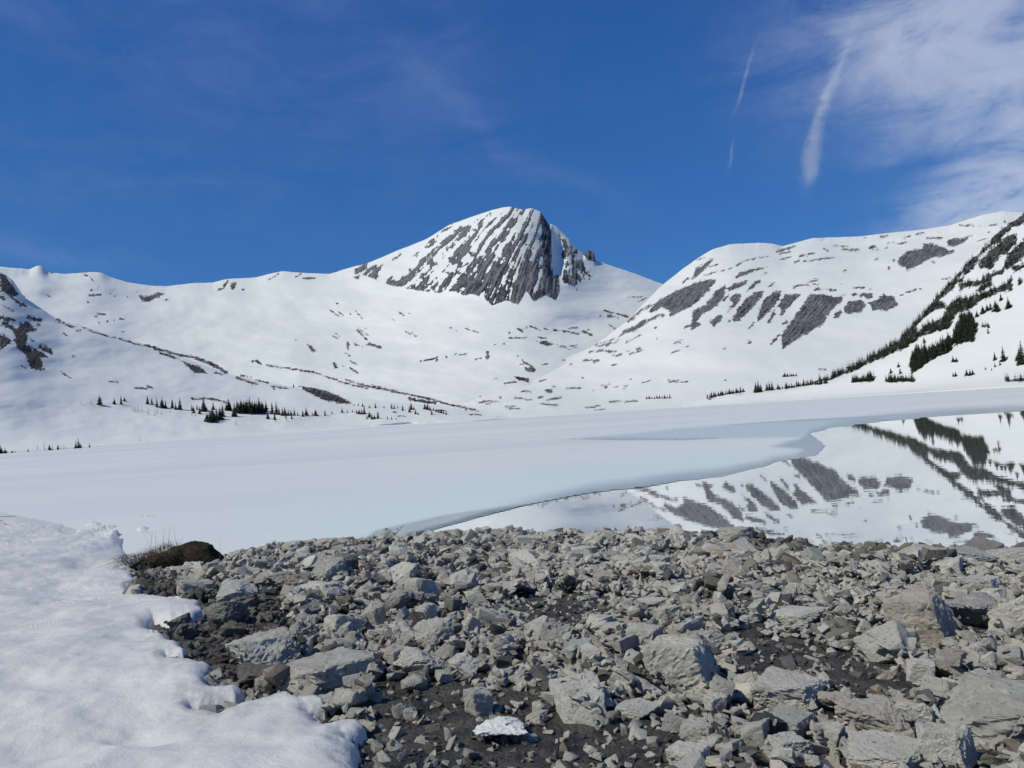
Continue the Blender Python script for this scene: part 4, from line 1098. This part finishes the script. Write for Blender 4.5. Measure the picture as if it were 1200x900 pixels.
# turf mound with dry grass
def mound():
    g = hit_ground(206, 668)
    s = math.hypot(g[0], g[1]) / FPX
    root = bpy.data.objects.new('turf_mound', None); COL.objects.link(root); root.location = (g[0], g[1] + .1, g[2])
    tag(root, 'dark peaty turf mound between the snow bank and the rubble', 'mound')
    n, m = 72, 26
    V = []
    for j in range(m + 1):
        ph = j / m * PI / 2
        for i in range(n):
            a = 2 * PI * i / n
            x, y = math.cos(a) * math.cos(ph), math.sin(a) * math.cos(ph)
            zt = math.sin(ph)**.8
            hgt = np.interp(x, [-1, -.6, -.2, .3, .62, .85, 1], [.5, .62, .74, .98, 1.0, .6, .3])
            V.append((x * 56 * s, y * 26 * s, zt * 33 * s * hgt - .06))
    V = np.array(V)
    V[:, 2] += fbm(V[:, 0] * 4, V[:, 1] * 4, 1, 4) * .09; V[:, 0] += fbm(V[:, 0] * 3, V[:, 1] * 3, V[:, 2] * 3 + 9, 3) * .16; V[:, 1] += fbm(V[:, 0] * 3 + 5, V[:, 1] * 3, V[:, 2] * 3, 3) * .16
    F = []
    for j in range(m):
        for i in range(n): F.append((j * n + i, j * n + (i + 1) % n, (j + 1) * n + (i + 1) % n, (j + 1) * n + i))
    link('turf', mesh_np('turf', V, np.array(F), M_MOSS), root)
    # grass: many thin tapering blades
    def blades(spots, name, label):
        VV, FF = [], []
        for (x, y, z, L, lean, az, w_) in spots:
            k0 = len(VV); seg = 4
            for q in range(seg + 1):
                t = q / seg; r = lean * t**1.7 * L; ww = w_ * (1 - t) + .0008
                cx, cy, cz = x + math.cos(az) * r, y + math.sin(az) * r, z + L * t * (1 - .35 * lean * t)
                px_, py_ = -math.sin(az) * ww, math.cos(az) * ww
                VV += [(cx - px_, cy - py_, cz), (cx + px_ + .0004, cy + py_, cz), (cx, cy + ww * .8, cz + .001)]
            for q in range(seg):
                a0 = k0 + q * 3
                for e in range(3): FF.append((a0 + e, a0 + (e + 1) % 3, a0 + 3 + (e + 1) % 3, a0 + 3 + e))
        o = link(name, mesh_np(name, np.array(VV), np.array(FF), M_GRASS))
        o.location = root.location
        tag(o, label, 'grass', kind='stuff')
    sp = []
    for i in range(260):
        u = random.random()
        x = random.gauss(-.30, .22); y = random.uniform(-.42, .25)
        z = .18 + .20 * math.exp(-((x + .1) / .5)**2) - abs(y) * .22
        sp.append((x, y, z, random.uniform(.07, .20), random.uniform(.3, 1.2), random.uniform(-PI, .3), random.uniform(.0022, .0045)))
    for i in range(620):   # hanging over the front
        x = random.uniform(-.85, .15); sp.append((x, -.33 + random.uniform(-.10, .25), .20 + .12 * (x + .8) * .5 + random.uniform(-.06, .10), random.uniform(.08, .2), random.uniform(1.2, 2.6), random.uniform(-2.2, -.9), .003))
    blades(sp, 'dry_grass', 'dry straw grass tuft growing on the left side of the turf mound')
    st = [(-.55 + .05 * k, random.uniform(-.1, .1), .1, random.uniform(.5, .85), random.uniform(.05, .3), random.uniform(-1, 4), .0030) for k in range(9)]
    st += [(.0, 0, .2, .6, .2, 2.5, .003), (.75, -.1, .05, .55, .15, 1.5, .0025), (-.02, .1, .2, .45, .3, 1, .003)]
    blades(st, 'grass_stalk', 'thin dead grass stalks rising above the turf mound')
mound()

# ------------------------------------------------------------------ conifers
def conifer(seed, whorls=15):
    r = random.Random(seed)
    V, F = [], []
    skirt = r.uniform(.16, .22)
    for wv in range(whorls):
        t = wv / (whorls - 1); z = .05 + .93 * t
        rad = skirt * (1 - t)**.85 * r.uniform(.75, 1.15) + .012
        nb = 8 if t < .7 else 5
        off = r.random() * 6.28
        for b in range(nb):
            a = off + 2 * PI * b / nb + r.uniform(-.25, .25); L = rad * r.uniform(.65, 1.15)
            if r.random() < .1: continue
            drop = L * r.uniform(.25, .6); ca, sa = math.cos(a), math.sin(a); w_ = L * r.uniform(.32, .5) + .006; th = .020 + .25 * L
            k = len(V)
            V += [(ca * .01, sa * .01, z + th * .8), (ca * .01, sa * .01, z - th * .25),
                  (ca * L * .6 - sa * w_, sa * L * .6 + ca * w_, z - drop * .6), (ca * L * .6 + sa * w_, sa * L * .6 - ca * w_, z - drop * .6),
                  (ca * L, sa * L, z - drop), (ca * L * .55, sa * L * .55, z - drop * .2 + th * .3)]
            F += [(k, k + 2, k + 5), (k, k + 5, k + 3), (k + 5, k + 2, k + 4), (k + 5, k + 4, k + 3), (k + 1, k + 3, k + 4), (k + 1, k + 4, k + 2)]
    k = len(V)
    V += [(.012, 0, .93), (-.006, .01, .93), (-.006, -.01, .93), (0, 0, 1.02)]
    F += [(k, k + 1, k + 3), (k + 1, k + 2, k + 3), (k + 2, k, k + 3)]
    return np.array(V), np.array(F)
def trunk_mesh(bare=False, seed=1):
    r = random.Random(seed); V, F = [], []
    rings = [(-.08, .018), (.3, .013), (.7, .007), (1.0, .002)]
    for z, rr in rings:
        for i in range(6): V.append((math.cos(i * PI / 3) * rr, math.sin(i * PI / 3) * rr, z))
    for j in range(3):
        for i in range(6):
            F.append((j * 6 + i, j * 6 + (i + 1) % 6, (j + 1) * 6 + (i + 1) % 6)); F.append((j * 6 + i, (j + 1) * 6 + (i + 1) % 6, (j + 1) * 6 + i))
    if bare:
        for b in range(34):
            z = r.uniform(.1, .95); a = r.uniform(0, 6.28); L = .22 * (1 - z) + .04; k = len(V)
            V += [(0, 0, z - .012), (0, 0, z + .012), (math.cos(a) * L, math.sin(a) * L, z + L * .5), (math.cos(a + .15) * L * .7, math.sin(a + .15) * L * .7, z + L * .3)]
            F += [(k, k + 1, k + 2), (k, k + 2, k + 3)]
    return np.array(V), np.array(F)
CRV = [conifer(s) for s in range(6)]
CROWN = [mesh_np('crown', v, f, M_NEEDLE, False) for v, f in CRV]
TR = mesh_np('trunk', *trunk_mesh(), M_BARK)
BARE = mesh_np('bare_tree', *trunk_mesh(True, 5), M_GREY, False)
placed_trees = 0
def base_point(sh, x, y):
    if sh == 'far':
        return hit_z(x, y, 0)
    return on_sheet(sh, x, y)
def tree(sh, x, y, hp, wide, label, group, bare=False):
    global placed_trees
    p = base_point(sh, x, y)
    s = hp * 1.12 * math.hypot(p[0], p[1]) / FPX; wide = wide * 1.3
    if bare:
        o = bpy.data.objects.new('bare_tree', BARE); COL.objects.link(o); o.location = p; o.scale = (s * wide, s * wide, s)
        o.rotation_euler = (0, 0, random.random() * 6); tag(o, label, 'tree', group); return
    root = bpy.data.objects.new('conifer', None); COL.objects.link(root)
    root.location = p; root.rotation_euler = (0, 0, random.random() * 6.28); root.scale = (s * wide, s * wide, s)
    link('crown', random.choice(CROWN), root); link('trunk', TR, root)
    tag(root, label, 'tree', group); placed_trees += 1
LG = 'conifers on the left hillside above the ice'
L1 = [(117,474.5,9,1.9,'broad bushy conifer, leftmost of the upper row on the left hillside'),(134.5,473.5,6,1.1,'small lone conifer second from the left in the upper row'),(142.5,473.7,9,.6,'thin spindly conifer beside a leaning bush in the upper left row'),(146,470,4,1.8,'round bush-like conifer against the thin spindly one'),
 (173,473.5,8,1.3,None),(178,473.5,6,1.3,None),(184,477,9,1,None),(190,478,10,1.3,None),(194,478,8,1.1,None),(202,478,9,1.3,None),(206,480,7,1.2,None),(211,480,12,1.2,None)]
for (x, y, h_, w_, lb) in L1: tree('hillside', x, y, h_, w_, lb or 'dark conifer in the loose left-hand group of eight', LG)
L2 = [(225,481,6,1.3),(227,484,7,1.1),(231,480,6,1),(234,485,8,1.3),(239,482,13,1.2),(243,494,9,1.6),(246,495,12,1.6),(250,494,12,1.4),(254,493,13,1.2),(250.5,480,8,1.2),(258,491,12,1.3),(261,488,13,1.1),(249,491,12,1.4),(265,481,8,1),(268,480.5,12,1.2),(270,481,8,1)]
for (x, y, h_, w_) in L2: tree('hillside', x, y, h_, w_, 'dark conifer in the cluster around the lowest bushy trees on the left hillside', LG)
tree('hillside', 275, 488, 14, .95, 'slim conifer standing just left of the dense conifer clump', LG)
for i in range(24):
    x = 278 + i * 1.35 + random.uniform(-.4, .4); y = 482.5 + (i % 3) * 1.0 + random.uniform(-.3, .3)
    h_ = random.uniform(10, 13.5) + (4 if i in (11, 19) else 0)
    tree('hillside', x, y, h_, 1.25, 'dark conifer in the dense clump at the middle of the left tree line', LG)
L3 = [(312,482,11,1.1),(314,491,8,1.2),(319,485,12,1.1),(324,485.5,13,1.1),(322,492,8,1.3),(327,486,8,1.2),(331,487,9,1.2),(334,487,9,1.2),(338,487,7,1.2),(341,487,6,1.3),(345,486.5,7,1.2),(335,490,5,1.0),(342,491,5,.9),(349,487,4,1),(355,488,7,1.4),(359,487,9,1.2),(366,487,4,1.1),(370,487,7,1.4)]
for (x, y, h_, w_) in L3: tree('hillside', x, y, h_, w_, 'conifer in the row that thins out right of the dense clump', LG)
tree('hillside', 381, 487, 6, 1.3, 'small lone conifer between the row and the brown patch', LG)
tree('hillside', 389, 485, 3.5, 1.3, 'tiny lone conifer under the brown rock patch', LG)
L4 = [(401,483.5,6,1),(407,483.5,3.5,1.2),(413,483,3,1),(420,475.5,4,1),(425,476.5,5,1.1),(421,485,5,2),(424,485.5,6,1.4),(427,485,10,1),(418,484,4,1.5),(433,489,7,1.5),(436,491.5,6,1.6),(439,491,5,1.6),(443,490.5,8,1.4),(440.5,478,6,.8),(433,478,3.5,1.2),(450,478,2.5,1.8),(459,479,6,1.2),(462,479,5,1.2),(466,478,3,1.2),
 (472,481,6,1.4),(480,483,7,1.4),(482,480,8,1),(485,480,4,1.2),(487,485,5,1.3),(454,491.5,4.5,1),(459,491.5,3.5,1),(464,491.5,2.8,1),(498,479.5,7,1.1),(501,480,7,1.2),(503.5,481,5,1.2),(506,486,6,1.3),(508,481,3.5,1.4),(511,482.5,4,1.5),(514,483.5,4.5,1.5),(517,484,4.5,1.6),(520,485,4,1.6),(523,486,6,1.0),(546,478.5,5,.9),(430,491,4,1.4),(490,486,3,1.4),(321,457,3,1.4),(344,452,4,1.1),(359,455,3,1)]
for (x, y, h_, w_) in L4: tree('hillside', x, y, h_, w_, 'small conifer in the ' + ('first' if x < 429 else 'bushy second' if x < 445 else 'third' if x < 468 else 'fourth' if x < 490 else 'fifth') + ' group past the brown patch', LG)
SG = 'small trees on the left lake shore'
L5 = [(-2,531,10,1.8,0),(1,531,9,1.8,0),(6,530,5,1.2,0),(18,531,3.5,1.5,0),(33,531,5,1.2,0),(44,527,5,.8,1),(52,527,9,.5,1),(58,526.5,5,1.2,0),(62,526.5,6,.9,1),(68,526.5,7,1,0),(71,526,5,.9,1),(75,526.5,6,1.1,1),(78,526.3,4,1.1,1),(89,526.5,9,1,0),(92,526.5,11,1,0),(94,526.5,7,1.1,0),(105,526,6,1.1,0),(114,525,3,1.2,0),(137,524,2.6,1.3,0),(144,524,2,1.5,0),(161,523,2.6,1.3,0),(96,526,5,1,1),(95,474,4,.8,1),(107,475,6,.8,1)]
for (x, y, h_, w_, br) in L5:
    tree('hillside', x, y, h_, w_, 'leafless grey sapling on the snow near the left lake shore' if br else 'little dark conifer on the snow at the left lake shore', SG, bool(br))
for x, y, h_ in ((156,482,6),(159,483,6),(162,482,6),(166,482,5),(174,486,6),(182,488,7),(185,485,6),(189,486,5),(199,483,4),(225,487,5),(229,488,5),(277,498,5),(323,495,6),(336,494,6),(352,492,4),(164,517,4),(172,517,3)):
    tree('hillside', x, y, h_, 1.0, 'leafless grey sapling just below the left conifer groups', 'grey saplings on the left hillside', True)

# right side
RG = 'conifers on the right hillside and shore'
for i in range(10): tree('right', 757.5 + i * 3.1, 467.5 - .10 * i + random.uniform(-.2, .2), random.uniform(3, 4.8), 1.5, 'small conifer in the far shore clump below the valley', RG)
for i in range(17): tree('wooded_hillside', 829 + i * 2.6, 465.5 - i * .42, random.uniform(3.5, 6.2), 1.4, 'small conifer in the shoreline row left of the two tall dark trees', RG)
for (x, y, h_, w_) in [(886.5,459.5,10,1.2),(889,459.5,12,1.1),(892,458.8,8,1.3),(899,457.5,8,1.5),(902,457.3,9,1.3),(905,457,8.5,1.4)]: tree('wooded_hillside', x, y, h_, w_, 'tall dark conifer in the paired clumps on the right shore', RG)
for i in range(22): tree('wooded_hillside', 912 + i * 2.7 + random.uniform(-.8, .8), 456.6 - i * .36 + random.uniform(-.6, .4), random.uniform(3.5, 7), 1.3, 'small conifer in the row leading to the wooded slope', RG)
for i in range(7): tree('right', 918 + i * 2.5, 441.5 - i * .15, random.uniform(3, 4.5), 1.6, 'tiny conifer in the clump above the right shore row', RG)
for i in range(12): tree('wooded_hillside', 1000 + i * 1.95, 447.6 - i * .22, random.uniform(4, 7) + (3 if i > 8 else 0), 1.3, 'conifer in the wedge-shaped clump by the right shore', RG)
for i in range(14): tree('wooded_hillside', 1039 + i * 2.5, 447.2 - i * .06, random.choice((3, 4, 6, 8)), 1.0, 'small conifer in the thin row by the right shore', RG)
SOLO = [(1182,361,10,1.3,'lone rounded conifer on the snow right of the wooded band'),(1173,352,7,1.2,'small conifer just above the lone rounded one'),(1176,423,13,1.2,'lone spire conifer on open snow near the right edge'),(1198,426,20,1.2,'tall conifer at the right edge of the photo above the shore'),(1195,421,10,1.6,'shorter conifer leaning on the tall one at the right edge'),
 (1166,422,8,.8,'thin faint conifer left of the lone spire conifer'),(1158,391,6,.9,'small conifer under the little rock on the right snow slope'),(1167,364,10,1.3,'conifer at the lower end of the scattered line right of the wood'),(1170,365,8,1.3,'short conifer touching the end of the scattered line right of the wood'),(1161,363,7,1.3,'conifer in the scattered line right of the wood, near its end'),(1157,364,6,1.5,'low bushy conifer in the scattered line right of the wood'),(1152,367,7,1.4,'conifer halfway along the scattered line right of the wood'),(1145,371,6,1.4,'conifer in the scattered line nearest to the dark wood')]
for (x, y, h_, w_, lb) in SOLO: tree('wooded_hillside', x, y, h_, w_, lb, RG)
for x, y, h_ in ((1117,424,6),(1121,424,5),(1133,440,6),(1137,440,6),(1140,439,5),(1117,441,4),(1120,441,5),(1166,430,4),(1172,428,4),(1155,433,2.5),(1162,434,2.5),(1044,437,5),(1055,438,6),(1053,430,5)):
    tree('wooded_hillside', x, y, h_, 1.3, 'small shrub-like conifer on the snow near the right shore', RG)
def in_poly(x, y, pts): return float(poly_sdf(np.array([x]), np.array([y]), pts)[0])
DENSE = [([(670,790),(668,735),(700,705),(790,690),(790,712),(700,775)], 26, (9, 14), 'tall conifer in the lowest dense stand on the right slope'),
         ([(800,705),(800,680),(860,665),(862,690)], 10, (10, 15), 'tall conifer in the small stand above the lowest one'),
         ([(870,660),(880,610),(905,560),(950,550),(975,600),(965,642),(900,652)], 26, (10, 16), 'tall conifer in the large tongue of trees on the right slope')]
for pts, n, hr, lb in DENSE:
    P = zz(5, pts); xs = [p[0] for p in P]; ysp = [p[1] for p in P]; k = 0
    while k < n:
        x, y = random.uniform(min(xs), max(xs)), random.uniform(min(ysp), max(ysp))
        if in_poly(x, y, P) < 0: continue
        tree('wooded_hillside', x, y, random.uniform(*hr), 1.15, lb, 'tall conifers in the stands on the right slope'); k += 1
print('trees', placed_trees)
# the rest of the wood, too many to count
def forest():
    pl_ = Pile(); k = 0; tries = 0; CRS = [conifer(40 + s, 7) for s in range(6)]
    P2 = [zz(5, p) for p in WOOD_POLYS]
    while k < 1900 and tries < 90000:
        tries += 1
        x = random.uniform(960, 1260); y = random.uniform(230, 450)
        s = sample(WOODR, np.array([x]), np.array([y]))[0]
        if s < -.6: continue
        hgt = (y - 250) / 180
        if random.random() > .22 + .75 * max(0, min(1, hgt)): continue
        p = on_sheet('wooded_hillside', x, y)
        h_ = random.uniform(3.5, 8) * (.55 + .6 * max(0, min(1, hgt)))
        sc = h_ * math.hypot(p[0], p[1]) / FPX; wd = random.uniform(1.1, 1.5)
        V, F = CRS[k % 6]; a = random.random() * 6.28; ca, sa = math.cos(a), math.sin(a)
        R = np.array([[ca, -sa, 0], [sa, ca, 0], [0, 0, 1]])
        pl_.add((V * np.array([wd, wd, 1]) * sc) @ R.T + p, F, 0); k += 1
    o = link('distant_wood', mesh_np('distant_wood', np.concatenate(pl_.V), np.concatenate(pl_.F), M_NEEDLE, False))
    tag(o, 'dark band of mountain conifers climbing the steep slope at the right edge', 'wood', kind='stuff')
    print('forest', k)
forest()
# trees of one small cluster are told apart by their order
def order_labels():
    by = {}
    for o in COL.objects:
        if o.get('category') == 'tree': by.setdefault(o['label'], []).append(o)
    nth = ('leftmost', 'second', 'third', 'fourth', 'fifth', 'sixth', 'seventh', 'eighth', 'ninth', 'tenth', 'eleventh', 'twelfth')
    for lab, os_ in by.items():
        if 1 < len(os_) <= 12:
            os_.sort(key=lambda o: float(to_px(o.location)[0]))
            for i, o in enumerate(os_):
                t_ = 'leftmost' if i == 0 else 'rightmost' if i == len(os_) - 1 else nth[i] + ' from the left'
                o['label'] = lab + ', ' + t_
order_labels()

# ------------------------------------------------------------------ contrails
def vol_mat(name, dens, scale):
    m = bpy.data.materials.new(name); m.use_nodes = True; m.node_tree.nodes.clear(); t = NT(m.node_tree)
    pos = t.n('ShaderNodeTexCoord').outputs['Object']
    n = t.noise(pos, scale, 4, .65)
    d = t.m('MULTIPLY', t.ramp(n, .38, .66), dens)
    vs = t.n('ShaderNodeVolumePrincipled'); vs.inputs['Color'].default_value = c4(.99, .99, .99)
    t.put(vs.inputs['Density'], d); vs.inputs['Anisotropy'].default_value = .1
    t.n('ShaderNodeOutputMaterial', i_Volume=vs)
    m.cycles.volume_sampling = 'MULTIPLE_IMPORTANCE'
    return m
def contrail(pts, D, label, dens, scale):
    """pts: (x, y, half width) in the photo; a soft-sided tube of ice cloud at distance D"""
    pts = np.array(pts, float); t = np.linspace(0, len(pts) - 1, 60)
    X = np.interp(t, range(len(pts)), pts[:, 0]); Y = np.interp(t, range(len(pts)), pts[:, 1]); W_ = np.interp(t, range(len(pts)), pts[:, 2])
    C = at_dist(X, Y, np.full(len(X), float(D))); k = 14; V = []
    C0 = C.mean(0)
    for i in range(len(t)):
        tn = C[min(i + 1, len(t) - 1)] - C[max(i - 1, 0)]; tn /= np.linalg.norm(tn)
        a = np.cross(tn, np.array([0, 1.0, 0])); a /= np.linalg.norm(a); b = np.cross(tn, a)
        r = W_[i] * D / FPX * (1 + .25 * fbm(i * .35, D * .001, 1.0, 2)) * min(1, .15 + 5 * min(i, len(t) - 1 - i) / len(t))
        for j in range(k):
            q = 2 * PI * j / k; rr = r * (1 + .18 * float(fbm(i * .25, j * .8, 3.3, 2)))
            V.append(C[i] - C0 + a * math.cos(q) * rr + b * math.sin(q) * rr)
    F = [(i * k + j, i * k + (j + 1) % k, (i + 1) * k + (j + 1) % k, (i + 1) * k + j) for i in range(len(t) - 1) for j in range(k)]
    me = mesh_np('contrail', np.array(V), np.array(F), vol_mat('ice_cloud', dens, scale))
    bm = bmesh.new(); bm.from_mesh(me); bmesh.ops.holes_fill(bm, edges=[e for e in bm.edges if e.is_boundary]); bmesh.ops.recalc_face_normals(bm, faces=bm.faces); bm.to_mesh(me); bm.free()
    o = link('contrail', me); o.location = C0
    tag(o, label, 'contrail')
contrail([(994,40,2), (990,62,3), (982,85,4), (970,110,5), (962,135,7), (955,160,9), (951,185,12), (948,205,11), (946,219,6)], 14000, 'wide ragged white contrail that swells towards its lower end', .0016, .0045)
contrail([(878,68,1.6), (874,88,2.2), (869,108,2.2), (864,130,1.2)], 15000, 'thin straight contrail, upper of the two faint dashes', .006, .006)
contrail([(858.5,160,1.0), (857.5,180,1.8), (856,204,1.2)], 15000, 'faint short contrail below the thin straight one', .004, .006)
